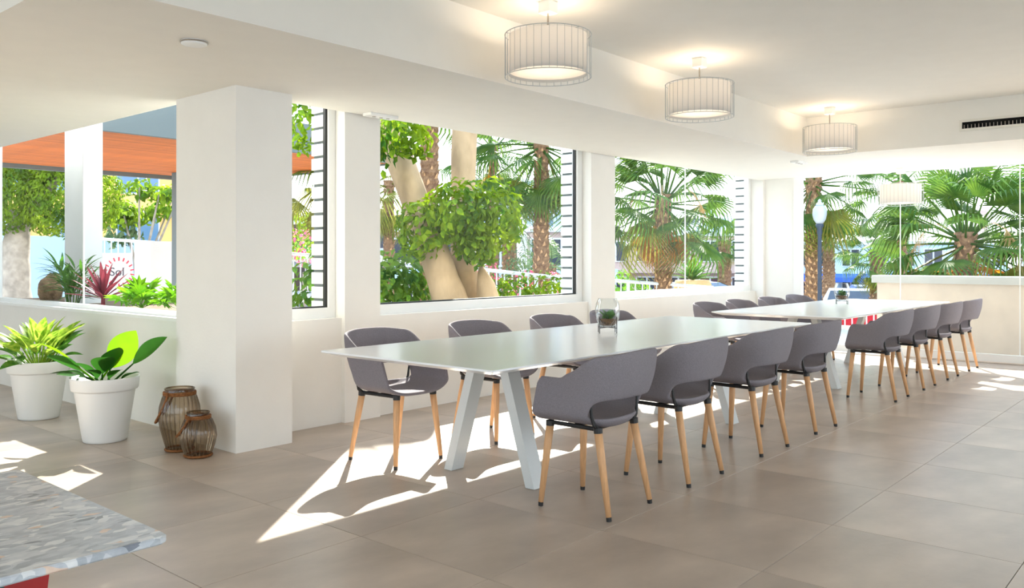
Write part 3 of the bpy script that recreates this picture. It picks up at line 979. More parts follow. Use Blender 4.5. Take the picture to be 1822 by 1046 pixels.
# ------------------------------------------------------------------ foliage builders
def rand_unit(rnd):
    while True:
        v = Vector((rnd.uniform(-1, 1), rnd.uniform(-1, 1), rnd.uniform(-1, 1)))
        if 0.05 < v.length < 1:
            return v.normalized()
leaf_cache = {}
def foliage(parent, blobs, n, size, m, seed, single=0, shell=0.55, up=0.35):
    """blobs: (centre, radii). 'single' leaves on the near side are parts of their own, the rest one 'stuff' part"""
    rnd = random.Random(seed)
    tot = sum(b[1][0] * b[1][1] + b[1][0] * b[1][2] for b in blobs)
    mb = MB()
    placed = []
    base = parent.location
    for c, r in blobs:
        k = int(n * (r[0] * r[1] + r[0] * r[2]) / tot)
        for _ in range(k):
            d = rand_unit(rnd)
            q = rnd.uniform(shell, 1.0) * (1 + 0.16 * noise.noise(Vector(d) * 3.1 + Vector(c)))
            p = Vector((c[0] + d.x * r[0] * q, c[1] + d.y * r[1] * q, c[2] + d.z * r[2] * q)) - base
            nn = (d + rand_unit(rnd) * 0.7 + Vector((0, 0, up))).normalized()
            dn = Vector((0, 0, -1)) + rand_unit(rnd) * 0.8
            t_ = (dn - nn * dn.dot(nn)).normalized()
            s_ = size * rnd.uniform(0.7, 1.25)
            placed.append((p, t_, nn, s_, (p + base).length))
    order = sorted(range(len(placed)), key=lambda i: placed[i][4])
    solo = set(order[:single * 2:2]) if single else set()
    if single and m not in leaf_cache:
        vs, fs = blade(1.0, 0.62, 0.35, 0.2, 3, 0, 0.42)
        leaf_cache[m] = MB().add(vs, fs).mesh('leaf', m, True)
    for i, (p, t_, nn, s_, _) in enumerate(placed):
        sd = t_.cross(nn)
        if i in solo:
            o = link('leaf', leaf_cache[m], parent, p)
            o.rotation_mode = 'QUATERNION'
            o.rotation_quaternion = Matrix((sd, t_, nn)).transposed().to_quaternion()
            o.scale = (s_, s_, s_)
        else:
            mid = p + t_ * s_ * 0.42
            w = s_ * 0.31
            mb.add([p, mid + sd * w + nn * 0.06 * s_, p + t_ * s_ - nn * 0.2 * s_, mid - sd * w + nn * 0.06 * s_], [(0, 1, 2), (0, 2, 3)])
    st = mb.build('foliage', m, parent)
    st['kind'] = 'stuff'
    return st

def limb(parent, name, pts, rad, m, n=14, bumps=0.0, seed=0):
    """a bent trunk or branch with uneven girth"""
    P_ = [Vector(p) for p in pts]
    out = []; rs = []
    for i in range(len(P_) - 1):
        for k in range(4):
            q = k / 4
            out.append(P_[i].lerp(P_[i + 1], q)); rs.append(rad[i] + (rad[i + 1] - rad[i]) * q)
    out.append(P_[-1]); rs.append(rad[-1])
    mb = MB().tube(out, rs, n)
    if bumps:
        mb.v = [tuple(Vector(v) + Vector((noise.noise(Vector(v) * 3 + Vector((seed, 0, 0))), noise.noise(Vector(v) * 3 + Vector((0, seed, 9))), 0)) * bumps) for v in mb.v]
    return mb.build(name, m, parent, True)

# ------------------------------------------------------------------ palms
def fan_mesh(m, pet, rad, spread=118, n=26, droop=0.28, cut=0.5):
    mb = MB()
    mb.tube([(0, 0, 0), (0, pet * 0.5, 0.0), (0, pet, -0.03 * pet)], [0.022, 0.014, 0.010], 5, False)
    hub = Vector((0, pet, -0.03 * pet))
    da = R(2 * spread / n)
    for i in range(n):
        a = R(-spread) + da * (i + 0.5)
        L_ = rad * (1.0 - 0.28 * (abs(a) / R(spread)) ** 2) * random.uniform(0.92, 1.04)
        def pt(ang, r, dz=0.0):
            f = r / rad
            return hub + Vector((math.sin(ang) * r, math.cos(ang) * r, -droop * rad * f * f * (0.5 + 0.5 * abs(math.sin(ang)) + (0.9 if f > 0.8 else 0)) + dz))
        lo, hi = a - da / 2, a + da / 2
        p0 = hub
        pl, pr = pt(lo, L_ * cut), pt(hi, L_ * cut)
        pm = pt(a, L_ * cut, 0.03 * rad)
        ql, qr = pt(a - da * 0.20, L_ * 0.8), pt(a + da * 0.20, L_ * 0.8)
        tip = pt(a + random.uniform(-0.04, 0.04), L_, -droop * rad * 0.35)
        mb.add([p0, pl, pm, pr, ql, qr, tip], [(0, 1, 2), (0, 2, 3), (1, 4, 2), (2, 5, 3), (2, 4, 5), (4, 6, 5)])
    return mb.mesh('leaf', m, False)

def feather_mesh(m, length, n=26, ll=0.32, arch=0.35):
    mb = MB()
    def sp(q):
        return Vector((0, length * (q - 0.12 * q * q), -arch * length * q * q))
    mb.tube([sp(k / 8) for k in range(9)], [0.016 * (1 - 0.85 * k / 8) + 0.002 for k in range(9)], 5, False)
    for i in range(n):
        q = 0.16 + 0.84 * i / n
        p = sp(q)
        L_ = ll * math.sin(math.pi * (0.18 + 0.78 * q)) ** 0.7
        for s in (-1, 1):
            d = Vector((s * 0.80, 0.55, 0.12 - 0.35 * random.random())).normalized()
            w = Vector((0, 0.011, 0.004))
            mb.add([p - w, p + w, p + d * L_ * 0.6 + w * 1.2 + Vector((0, 0, 0.03)), p + d * L_ + Vector((0, 0, -0.06 * L_ / 0.3)), p + d * L_ * 0.6 - w * 1.2 + Vector((0, 0, 0.03))], [(0, 1, 2, 4), (4, 2, 3)])
    return mb.mesh('leaf', m, False)
random.seed(21)
FAN = {'g': [fan_mesh('fan', 0.80, 0.58, 105, 26, 0.30, 0.55), fan_mesh('fan', 0.74, 0.55, 112, 24, 0.5, 0.5)],
       'o': [fan_mesh('fanol', 0.66, 0.56, 95, 22, 0.6, 0.42), fan_mesh('fanol', 0.6, 0.54, 90, 20, 0.75, 0.4)],
       'd': [fan_mesh('deadleaf', 0.45, 0.55, 70, 18, 0.5, 0.4), fan_mesh('deadleaf', 0.42, 0.5, 55, 16, 0.4, 0.38)],
       's': [fan_mesh('strawleaf', 0.45, 0.5, 55, 14, 0.7, 0.25)]}
FEA = [feather_mesh('feather', 2.0), feather_mesh('feather', 2.2, 30, 0.36, 0.5)]
stub = MB().add([(-0.05, 0, 0), (0.05, 0, 0), (0.035, 0.035, 0.09), (-0.035, 0.035, 0.09), (0.0, 0.075, 0.17), (0, 0.0, 0.10)], [(0, 1, 2, 3), (3, 2, 4), (1, 5, 2), (2, 5, 4), (5, 3, 4), (0, 3, 5)]).mesh('leaf_base', 'palmstub')

def palm(name, x, y, z0, zc, r, label, leaves, scale=1.0, seed=1, stubs=0, lean=(0, 0), kind='fan', seeds=0, group='palms outside the windows'):
    """z0 ground, zc crown height; leaves: dict kind -> (count, lowest pitch, highest pitch)"""
    rnd = random.Random(seed)
    scale *= 0.88
    t = thing(name, (x, y, z0), label, 'palm tree', group)
    H = zc - z0
    pts = [(lean[0] * (k / 6) ** 2, lean[1] * (k / 6) ** 2, H * k / 6) for k in range(7)]
    N = 16
    mb = MB()
    rows = max(8, int(H / 0.07))
    vs = []; fs = []
    for i in range(rows + 1):
        q = i / rows
        rr = r * (1.12 - 0.22 * q) * (1.0 + (0.07 if i % 2 else -0.05))
        if q > 0.93:
            rr *= 1.12
        for k in range(N):
            a = 2 * math.pi * (k + 0.5 * (i % 2)) / N
            r2 = rr * (1 + 0.06 * math.sin(k * 2.7 + i * 1.9))
            vs.append((lean[0] * q * q + r2 * math.cos(a), lean[1] * q * q + r2 * math.sin(a), H * q))
    for i in range(rows):
        for k in range(N):
            fs.append((i * N + k, i * N + (k + 1) % N, (i + 1) * N + (k + 1) % N, (i + 1) * N + k))
    fs.append(tuple(range(rows * N, rows * N + N)))
    tr = MB().add(vs, fs).build('trunk', 'palmbark', t)
    if stubs:
        mb = MB()
        sv = [v.co.copy() for v in stub.vertices]; sfc = [tuple(p.vertices) for p in stub.polygons]
        for k in range(stubs):
            a = k * 2.39996
            q = (k + 0.5) / stubs
            rr = r * (1.1 - 0.22 * q)
            m_ = Matrix.Translation((lean[0] * q * q + rr * math.cos(a) * 0.93, lean[1] * q * q + rr * math.sin(a) * 0.93, H * q * 0.98 - 0.05)) @ Matrix.Rotation(a - math.pi / 2, 4, 'Z') @ Matrix.Scale(rnd.uniform(0.6, 1.0) * r / 0.2, 4)
            mb.add([m_ @ v for v in sv], sfc)
        o = mb.build('leaf_bases', 'palmstub', tr)
        o['kind'] = 'stuff'
    top = Vector((lean[0], lean[1], H))
    for kd, (cnt, p0, p1) in leaves.items():
        for k in range(cnt):
            yaw = k * 2.39996 + rnd.uniform(-0.25, 0.25) + seed
            f = (k + 0.5) / cnt
            pitch = R(p1 + (p0 - p1) * f + rnd.uniform(-7, 7))
            me = rnd.choice(FEA if kd == 'f' else FAN[kd])
            dz = -0.02 - 0.30 * scale * (0.5 - 0.5 * math.sin(pitch)) - (0.2 * scale if kd in 'ds' else 0)
            o = link('leaf', me, t, top + Vector((-math.sin(yaw) * r * 0.6, math.cos(yaw) * r * 0.6, dz)))
            orient(o, yaw, pitch, rnd.uniform(-0.5, 0.5))
            s_ = scale * rnd.uniform(0.85, 1.12) * (0.72 if kd in 'ds' else 1)
            o.scale = (s_, s_, s_)
    for k in range(seeds):
        yaw = k * 2.1 + seed
        mb = MB()
        d = Vector((math.cos(yaw), math.sin(yaw), 0))
        ar = [top + d * (0.25 + 0.55 * q) * scale + Vector((0, 0, scale * (0.05 + 0.5 * q - 0.9 * q * q))) for q in (0, 0.3, 0.6, 0.85, 1.0)]
        mb.tube(ar, [0.012, 0.010, 0.008, 0.006, 0.004], 5)
        for j in range(26):
            p = ar[2].lerp(ar[4], rnd.random())
            e = p + Vector((rnd.uniform(-0.12, 0.12), rnd.uniform(-0.12, 0.12), rnd.uniform(-0.35, 0.0))) * scale
            mb.tube([p, e], [0.004, 0.002], 3, False)
        mb.build('seed_stalk', 'strawleaf', t)
    return t
G0 = -0.06
# seen in the garden window
palm('fan_palm', 9.70, 10.18, G0, 5.0, 0.15, 'tall palm with rough trunk rising behind the leaning ficus stem', {'g': (18, -60, 60), 'd': (3, -80, -60)}, 1.3, 2, 170)
palm('fan_palm', 14.55, 16.8, G0, 3.3, 0.14, 'distant shaggy palm behind the left stem of the ficus', {'o': (16, -80, 30), 's': (8, -85, -65)}, 1.25, 3, 60)
palm('fan_palm', 11.70, 9.40, G0, 3.45, 0.135, 'palm with thick scaly trunk at the right of the garden window', {'g': (28, -72, 60), 'o': (6, -80, -50)}, 1.2, 5, 210)
palm('date_palm', 15.1, 13.1, G0, 2.35, 0.17, 'feathery date palm behind the ficus crown', {'f': (26, -35, 75)}, 1.0, 6, 60)
palm('fan_palm', 14.3, 12.9, G0, 3.9, 0.12, 'green palm with hanging brown skirt behind the date palm', {'g': (18, -60, 60), 's': (6, -85, -60), 'd': (3, -80, -60)}, 1.1, 8, 60)
palm('date_palm', 18.6, 14.6, -1.2, 1.1, 0.16, 'low feathery palm behind the scaly trunk', {'f': (20, -30, 70)}, 0.9, 14, 30)
# seen in the narrow window
palm('fan_palm', 9.6, 12.75, G0, 2.95, 0.12, 'olive palm with drooping leaves behind the pergola end', {'o': (14, -75, 20), 'g': (6, 0, 60)}, 1.1, 9, 50)
# seen in the palm window
palm('fan_palm', 13.12, 7.75, G0, 2.40, 0.145, 'big fan palm with orange dead skirt and green crown by the railing', {'g': (34, -35, 80), 'o': (5, -60, -20), 'd': (20, -78, -38), 's': (7, -75, -30)}, 1.22, 12, 230, seeds=5)
palm('fan_palm', 24.0, 12.0, -1.2, 1.85, 0.20, 'small distant palm in front of the white dome', {'g': (20, -30, 75), 's': (5, -70, -45)}, 0.85, 13, 40)
# seen through the far glass front
palm('fan_palm', 16.86, 6.48, -1.2, 2.95, 0.155, 'thick-trunked palm beside the street lamp', {'g': (22, -60, 50), 'o': (4, -70, -40)}, 1.25, 15, 330)
palm('fan_palm', 32.1, 11.75, -1.2, 2.0, 0.22, 'small palm with dense crown behind the street lamp', {'g': (22, -40, 75)}, 1.0, 16, 40)
palm('fan_palm', 27.06, 8.43, -1.2, 1.45, 0.20, 'small palm before the pale blue building', {'g': (24, -45, 75), 'o': (6, -70, -40)}, 1.05, 17, 60)
palm('fan_palm', 25.4, 7.27, -1.2, 3.5, 0.17, 'slender palm with bare trunk behind the smallest lamp', {'g': (20, -65, 55)}, 1.35, 18, 80)
palm('fan_palm', 17.2, 3.78, -1.2, 1.75, 0.19, 'largest fan palm with wide green leaves and orange dead fronds behind the parapet', {'g': (38, -35, 82), 'o': (9, -65, -25), 'd': (18, -65, -12), 's': (8, -60, -10)}, 1.45, 19, 200, seeds=6)
palm('fan_palm', 18.6, 2.3, -1.2, 1.9, 0.19, 'fan palm with straw seed stalks at the right edge of the far glass', {'g': (26, -30, 78), 'o': (8, -65, -25), 'd': (12, -70, -15), 's': (10, -60, 10)}, 1.4, 23, 90, seeds=6)

# ------------------------------------------------------------------ the near ficus in the garden window
f = thing('ficus_tree', (7.3, 7.2, G0), 'ficus tree with pale forked trunk and round leafy crown outside the garden window', 'tree')
def rel(o, *pts):
    return [tuple(Vector(p) - o.location) for p in pts]
limb(f, 'trunk', rel(f, (7.30, 7.10, G0), (7.16, 7.10, 0.65), (7.02, 7.30, 1.35), (6.83, 7.85, 2.80), (6.75, 8.1, 3.4)), [0.24, 0.22, 0.18, 0.165, 0.15], 'bark', 18, 0.03, 1)
limb(f, 'trunk', rel(f, (7.45, 7.20, G0), (7.47, 7.22, 0.8), (7.50, 7.28, 1.5), (7.62, 7.36, 2.9), (7.66, 7.4, 3.6)), [0.22, 0.185, 0.15, 0.155, 0.15], 'bark', 18, 0.03, 4)
limb(f, 'root_flare', rel(f, (7.55, 6.85, G0), (7.50, 6.83, 0.55), (7.44, 6.84, 0.95), (7.42, 6.88, 1.16)), [0.30, 0.20, 0.12, 0.03], 'bark', 16, 0.05, 6)
k = MB().tube([(0, 0, 0), (-0.10, -0.075, 0)], [0.065, 0.055], 16).build('branch_scar', 'bark', f, True, tuple(Vector((7.57, 7.30, 2.34)) - f.location))
MB().tube([(-0.099, -0.074, 0), (-0.103, -0.077, 0)], [0.042, 0.038], 14).build('cut_face', 'cutwood', k)
foliage(f, [((7.10, 6.95, 1.80), (0.46, 0.40, 0.44)), ((6.74, 7.20, 1.62), (0.34, 0.32, 0.36)), ((7.62, 6.82, 1.78), (0.40, 0.36, 0.46)), ((7.30, 6.85, 1.45), (0.30, 0.25, 0.28))], 1900, 0.105, 'ficus', 5, 240)
foliage(f, [((6.42, 7.25, 2.78), (0.36, 0.34, 0.42)), ((6.12, 7.45, 2.5), (0.24, 0.24, 0.5)), ((6.6, 7.15, 2.62), (0.22, 0.2, 0.22))], 620, 0.11, 'ficus', 6, 60)
# climbing foliage in the narrow window
v_ = thing('climbing_vine', (5.3, 7.75, G0), 'bright green climber hanging at the top of the narrow window', 'vine')
limb(v_, 'stem', [(0.75, -0.2, 0.0), (0.75, -0.2, 2.2), (0.3, -0.15, 2.95)], [0.03, 0.025, 0.015], 'bark2', 8)
foliage(v_, [((5.42, 7.62, 2.75), (0.22, 0.20, 0.38)), ((5.62, 7.5, 2.95), (0.22, 0.2, 0.3))], 300, 0.10, 'ficus', 9, 60)
# hedges
h_ = thing('hedge', (7.15, 8.0, G0), 'leafy green hedge left of the ficus trunk', 'hedge')
limb(h_, 'stem', [(0, 0, 0), (0, 0, 0.8)], [0.05, 0.03], 'bark2', 8)
foliage(h_, [((6.9, 8.0, 0.75), (0.75, 0.45, 0.62)), ((7.25, 8.1, 1.0), (0.45, 0.4, 0.5)), ((6.2, 8.3, 0.8), (0.5, 0.4, 0.6))], 1300, 0.12, 'hedge', 10, 120)
h_ = thing('hedge', (9.3, 7.5, G0), 'clipped bright green hedge in front of the white railing', 'hedge')
limb(h_, 'stem', [(0, 0, 0), (0, 0, 0.5)], [0.05, 0.03], 'bark2', 8)
foliage(h_, [((8.8, 7.5, 0.66), (0.45, 0.35, 0.42)), ((9.25, 7.25, 0.68), (0.5, 0.35, 0.44)), ((9.7, 7.0, 0.62), (0.5, 0.35, 0.38)), ((8.45, 7.65, 0.6), (0.4, 0.3, 0.4))], 1200, 0.10, 'ficus', 11, 90)
for nm, bl, lab in (('bougainvillea', [((11.9, 16.8, 1.55), (0.9, 0.9, 0.42)), ((12.6, 16.2, 1.4), (0.7, 0.7, 0.4))], 'pink flowering bougainvillea behind the narrow window railing'),
                    ('bougainvillea', [((13.1, 12.3, 0.95), (0.5, 0.5, 0.42)), ((14.0, 11.4, 0.7), (0.7, 0.6, 0.36)), ((13.2, 10.2, 0.6), (0.7, 0.5, 0.4))], 'pink bougainvillea bush behind the white railing right of the ficus')):
    b_ = thing(nm, (bl[0][0][0], bl[0][0][1], G0), lab, 'flowering bush')
    limb(b_, 'stem', [(0, 0, 0), (0, 0, 1.0)], [0.05, 0.03], 'bark2', 8)
    foliage(b_, bl, 420, 0.12, 'hedge', 30)
    fo = foliage(b_, bl, 520, 0.11, 'pink', 31, 0, 0.85)
    fo.name = 'blossom'
b_ = thing('shrub', (14.6, 12.2, G0), 'grey-green round shrub behind the railing right of the ficus', 'shrub')
limb(b_, 'stem', [(0, 0, 0), (0, 0, 0.6)], [0.05, 0.03], 'bark2', 8)
foliage(b_, [((14.6, 12.2, 0.9), (0.7, 0.7, 0.65))], 700, 0.09, 'feather', 33)
b_ = thing('shrub', (12.6, 18.6, G0), 'yellow-green round bush behind the bougainvillea in the narrow window', 'shrub')
limb(b_, 'stem', [(0, 0, 0), (0, 0, 1.0)], [0.05, 0.03], 'bark2', 8)
foliage(b_, [((12.6, 18.6, 2.0), (1.2, 1.0, 0.75))], 600, 0.16, 'ficusd', 34)
b_ = thing('shrub', (14.9, 10.0, -1.2), 'low dark shrubs beyond the railing under the fan palm', 'shrub')
limb(b_, 'stem', [(0, 0, 0), (0, 0, 1.0)], [0.05, 0.03], 'bark2', 8)
foliage(b_, [((14.9, 10.0, 0.55), (0.9, 0.8, 0.5))], 700, 0.12, 'hedge', 35)
# agave in a tub
a_ = thing('agave_plant', (16.2, 8.85, -1.2), 'spiky agave in a straw-coloured tub beyond the railing', 'agave')
MB().lathe([(0.30, 0.0), (0.34, 0.4), (0.40, 1.9), (0.36, 2.0), (0.0, 2.0)], 24, caps=(True, False)).build('tub', 'strawleaf', a_, True)
me = leaf_with_stem(0.55, 0.10, 0, 0.25, 0.5, n=6, peak=0.35).mesh('leaf', 'succ', True)
for k in range(34):
    o = link('leaf', me, a_, (0, 0, 2.0))
    orient(o, k * 2.4, R(80 - 70 * k / 34))

# ------------------------------------------------------------------ left window: garden bed, trees, pergola
struct(MB().box(3.32, 4.6, 5.52, 10.6, -0.06, 0.78).build('planter_bed', 'render'))
struct(MB().box(3.36, 4.56, 5.56, 10.56, 0.78, 0.80).build('planter_soil', 'earth'))
struct(MB().cbox(3.62, 3.81, 8.86, 9.34, 0.80, HEAD + 0.4, 0.008).build('outer_column', 'render'))
rk = MB()
vs = []
me = bpy.data.meshes.new('rock')
import bmesh
bm = bmesh.new(); bmesh.ops.create_icosphere(bm, subdivisions=3, radius=1)
for vv in bm.verts:
    q = 1 + 0.35 * noise.noise(vv.co * 1.7) + 0.12 * noise.noise(vv.co * 5)
    vv.co = Vector((vv.co.x * 0.12 * q, vv.co.y * 0.12 * q, vv.co.z * 0.17 * q))
bm.to_mesh(me); bm.free()
me.materials.append(M['rock'])
me.polygons.foreach_set('use_smooth', [True] * len(me.polygons))
tag(link('rock', me, None, (3.72, 9.94, 0.92)), 'rough brown rock standing in the planter outside the left window', 'rock')
random.seed(5)
p_ = thing('bamboo_palm', (3.37, 8.5, 0.8), 'slender-leaved bamboo palm in the planter before the white column', 'plant')
me = leaf_with_stem(0.26, 0.028, 0.0, 0.5, 0.3, n=6, peak=0.35).mesh('leaf', 'bamboo', True)
for s in range(9):
    yaw = s * 2.4; tip = Vector((-math.sin(yaw) * 0.14, math.cos(yaw) * 0.16, random.uniform(0.22, 0.42)))
    MB().tube([(0.3 * tip.x, 0.3 * tip.y, 0), (0.6 * tip.x, 0.6 * tip.y, tip.z * 0.6), tuple(tip)], [0.006, 0.005, 0.003], 5).build('stem', 'bamboo', p_)
    for k in range(14):
        q = 0.25 + 0.75 * k / 14
        o = link('leaf', me, p_, (tip.x * q, tip.y * q, tip.z * q))
        orient(o, yaw + (1 if k % 2 else -1) * random.uniform(0.3, 1.4), R(random.uniform(5, 65)))
p_ = thing('cordyline', (3.42, 7.95, 0.8), 'dark red spiky cordyline in the planter outside the left window', 'plant')
MB().tube([(0, 0, 0), (0, 0, 0.10)], [0.022, 0.016], 8).build('stem', 'cordy', p_)
me = leaf_with_stem(0.36, 0.04, 0.0, 0.12, 0.45, n=6, peak=0.45).mesh('leaf', 'cordy', True)
for k in range(26):
    o = link('leaf', me, p_, (0, 0, 0.08))
    orient(o, k * 2.4, R(86 - 78 * (k / 26) ** 0.9))
def lobed(m, size):
    mb = MB()
    mb.tube([(0, 0, 0), (0, size * 0.9, 0)], [0.004, 0.003], 5, False)
    c = Vector((0, size * 0.9, 0))
    n = 11
    rim = []
    for i in range(n * 2 + 1):
        a = R(-150 + 300 * i / (n * 2))
        r = size * (0.62 if i % 2 == 0 else 0.34) * (0.8 + 0.35 * math.cos(a / 2))
        rim.append(c + Vector((math.sin(a) * r, math.cos(a) * r, -0.25 * r * r / size + (0.02 if i % 2 else 0))))
    vs = [c] + rim
    mb.add(vs, [(0, i + 1, i + 2) for i in range(len(rim) - 1)])
    return mb.mesh('leaf', m, False)
me = lobed('philo', 0.19)
for i, (x, y, n, lab) in enumerate(((3.40, 7.15, 13, 'left of two bright lobed philodendrons in the planter outside the left window'), (3.52, 6.72, 9, 'right of two bright lobed philodendrons, beside the grey pergola post'))):
    p_ = thing('philodendron', (x, y, 0.8), lab, 'plant', 'philodendrons in the planter')
    MB().tube([(0, 0, 0), (0, 0, 0.06)], [0.02, 0.012], 8).build('stem', 'philo', p_)
    for k in range(n):
        o = link('leaf', me, p_, (0, 0, 0.03))
        orient(o, k * 2.4 + i, R(70 - 55 * k / n), random.uniform(-0.4, 0.4))
        s_ = random.uniform(0.7, 1.05); o.scale = (s_, s_, s_)
# clipped ficus
f = thing('clipped_ficus', (6.32, 18.7, G0), 'dense clipped ficus with pale trunk at the left edge outside', 'tree')
limb(f, 'trunk', [(0, 0, 0), (0.0, 0.0, 0.7), (0.04, 0.03, 1.95), (0.07, 0, 2.3)], [0.34, 0.26, 0.235, 0.2], 'bark2', 18, 0.05, 3)
limb(f, 'branch', [(0.05, 0, 1.9), (0.5, -0.4, 2.8), (0.9, -0.6, 3.6)], [0.13, 0.10, 0.07], 'bark2', 10)
foliage(f, [((6.2, 18.8, 2.65), (0.85, 0.85, 0.90)), ((6.85, 18.1, 2.45), (0.70, 0.70, 0.72)), ((7.4, 17.6, 2.5), (0.55, 0.55, 0.68)), ((5.7, 19.4, 2.65), (0.8, 0.8, 0.9)), ((6.6, 18.5, 3.4), (0.9, 0.9, 0.6))], 20000, 0.088, 'ficusd', 12, 0, 0.8)
f = thing('plumeria_tree', (10.4, 22.0, G0), 'open-branched tree with umbrella leaf clusters beyond the pergola', 'tree')
rnd = random.Random(4)
for k in range(9):
    a = k * 2.4
    e = Vector((math.cos(a) * rnd.uniform(0.3, 1.1), math.sin(a) * rnd.uniform(0.3, 1.1), rnd.uniform(2.2, 3.3)))
    limb(f, 'branch', [(0, 0, 0), (e.x * 0.3, e.y * 0.3, 1.3), tuple(e)], [0.05, 0.035, 0.02], 'bark2', 7)
    foliage(f, [(tuple(Vector(e) + f.location), (0.42, 0.42, 0.26))], 90, 0.20, 'ficusd', 40 + k)
foliage(f, [((10.1, 22.3, 2.0), (0.5, 0.5, 0.4))], 120, 0.2, 'feather', 60)
# pergola
pg = thing('pergola', (0, 12.3, 0), 'pergola with orange timber slat ceiling and slate grey fascia', 'pergola')
PZ = 2.75
MB().box(3.6, 8.9, -2.3, -2.22, PZ - 0.0, PZ + 0.42).build('fascia', 'slate', pg)
MB().box(8.82, 8.9, -2.22, 2.4, PZ, PZ + 0.3).build('fascia', 'slate', pg)
MB().box(3.6, 8.82, 2.4, 2.48, PZ - 0.05, PZ + 0.3).build('fascia', 'slate', pg)
MB().box(3.6, 8.82, -2.22, 2.4, PZ + 0.12, PZ + 0.16).build('roof_deck', 'slate', pg)
me = MB().cbox(3.6, 8.8, 0.004, 0.094, 0, 0.035, 0.003).mesh('slat', 'timber')
for k in range(44):
    link('slat', me, pg, (0.01, -2.2 + k * 0.1043, PZ + 0.02))
MB().cbox(7.30, 7.52, 1.70, 1.92, -0.06, PZ + 0.02, 0.006).build('post', 'slate', pg)
MB().cbox(3.62, 3.84, 1.70, 1.92, -0.06, PZ + 0.02, 0.006).build('post', 'slate', pg)
# garden walls
w_ = MB().box(6.3, 6.96, 15.0, 15.2, G0, 1.30).box(6.25, 6.96, 14.97, 15.23, 1.30, 1.36)
w_.v = [(x + (15.1 - y) * 0, y - (x - 6.96) * 1.0, z) for x, y, z in w_.v]
struct(w_.build('garden_wall', 'render'))
struct(MB().box(7.52, 8.6, 15.45, 16.1, G0, 1.59).build('garden_wall', 'render'))
struct(MB().box(4.0, 11.0, 23.4, 23.6, G0, 1.85).build('garden_wall', 'bblue'))
# sign on the garden wall
sg = thing('wall_sign', (6.77, 15.0, 1.02), 'round emblem of red rays around dark lettering on the white garden wall', 'sign', rz=R(-45))
tc = bpy.data.curves.new('lettering', 'FONT')
tc.body = 'Sol'
tc.size = 0.21
tc.align_x = 'CENTER'; tc.align_y = 'CENTER'
tc.extrude = 0.004
to = bpy.data.objects.new('lettering', tc)
COL.objects.link(to)
dg = bpy.context.evaluated_depsgraph_get(); dg.update()
tm = bpy.data.meshes.new_from_object(to.evaluated_get(dg))
bpy.data.objects.remove(to)
tm.materials.clear(); tm.materials.append(M['logodark'])
o = link('lettering', tm, sg, (-0.03, -0.115, 0)); o.rotation_euler = (R(90), 0, 0)
ray = MB().box(-0.011, 0.011, -0.012, -0.002, 0.0, 0.065).mesh('ray', 'logored')
for k in range(18):
    a = 2 * math.pi * k / 18
    o = link('ray', ray, sg, (0.20 * math.sin(a), -0.10, 0.20 * math.cos(a)))
    o.rotation_euler = (0, a, 0)

# ------------------------------------------------------------------ railings
def railing(a, b, label, h=0.95, n=None, drop=0.0):
    a = Vector(a); b = Vector(b)
    L_ = (b - a).length
    t = thing('railing', a, label, 'railing', 'white balustrades outside')
    d = b - a
    MB().tube([(0, 0, 0), tuple(d)], 0.03, 8).build('top_rail', 'rail', t)
    MB().tube([(0, 0, -h + 0.1), (d.x, d.y, d.z - h + 0.1)], 0.02, 8).build('bottom_rail', 'rail', t)
    n = n or int(L_ / 0.13)
    br = MB().tube([(0, 0, -h + 0.1), (0, 0, 0)], 0.013, 6).mesh('baluster', 'rail')
    ps = MB().tube([(0, 0, -h - drop), (0, 0, 0)], 0.03, 8).mesh('post', 'rail')
    for k in range(n + 1):
        q = k / n
        link('post' if k % 10 == 0 else 'baluster', ps if k % 10 == 0 else br, t, d * q)
railing((9.8, 9.6, 1.12), (10.34, 7.92, 0.96), 'white railing descending behind the hedge in the garden window', 0.95, drop=0.12)
railing((11.6, 9.0, 0.95), (13.75, 7.1, 0.74), 'white railing crossing in front of the fan palm trunk', 0.85, drop=0.1)
railing((14.9, 6.9, 0.62), (16.3, 5.0, 0.25), 'white railing in front of the street lamp', 0.75, drop=0.1)
railing((8.95, 14.1, 1.40), (11.0, 12.0, 1.18), 'white railing in front of the bougainvillea in the narrow window', 1.0, drop=0.2)
railing((7.2, 17.6, 1.68), (8.2, 16.5, 1.58), 'short white railing above the garden wall', 0.9, drop=0.8)
# slim clad column in the garden
struct(MB().box(16.6, 16.95, 14.1, 14.45, -1.2, 3.0).build('garden_column', 'render'))

# ------------------------------------------------------------------ parapet outside the far glass
struct(MB().box(11.95, 12.2, -8, 3.72, -0.06, 0.93).build('parapet', 'cream'))
struct(MB().cbox(11.90, 12.26, -8, 3.78, 0.93, 1.03, 0.012).build('parapet_cap', 'render'))

# ------------------------------------------------------------------ street lamps
sl = thing('street_lamp', (15.94, 6.01, -1.2), 'dark iron street lamp with frosted globe beside the thick palm', 'street lamp')
MB().lathe([(0.10, 0), (0.10, 0.12), (0.06, 0.2), (0.05, 0.9), (0.042, 1.0), (0.036, 2.9), (0.05, 2.95), (0.045, 3.03), (0.075, 3.08), (0.07, 3.12)], 16, caps=(True, True)).build('post', 'lampiron', sl, True)
MB().lathe([(0.06, 3.12), (0.11, 3.20), (0.132, 3.30), (0.125, 3.40), (0.085, 3.46), (0.06, 3.48)], 24, caps=(True, True)).build('globe', 'globe', sl, True)
MB().lathe([(0.075, 3.475), (0.06, 3.51), (0.028, 3.54), (0.03, 3.57), (0.0, 3.60)], 20).build('finial', 'bblue', sl, True)
ms = thing('mast_light', (61.8, 20.2, -1.2), 'tall thin floodlight mast on the skyline', 'mast light')
MB().tube([(0, 0, 0), (0, 0, 5.2)], [0.12, 0.06], 8).build('mast', 'roofp', ms)
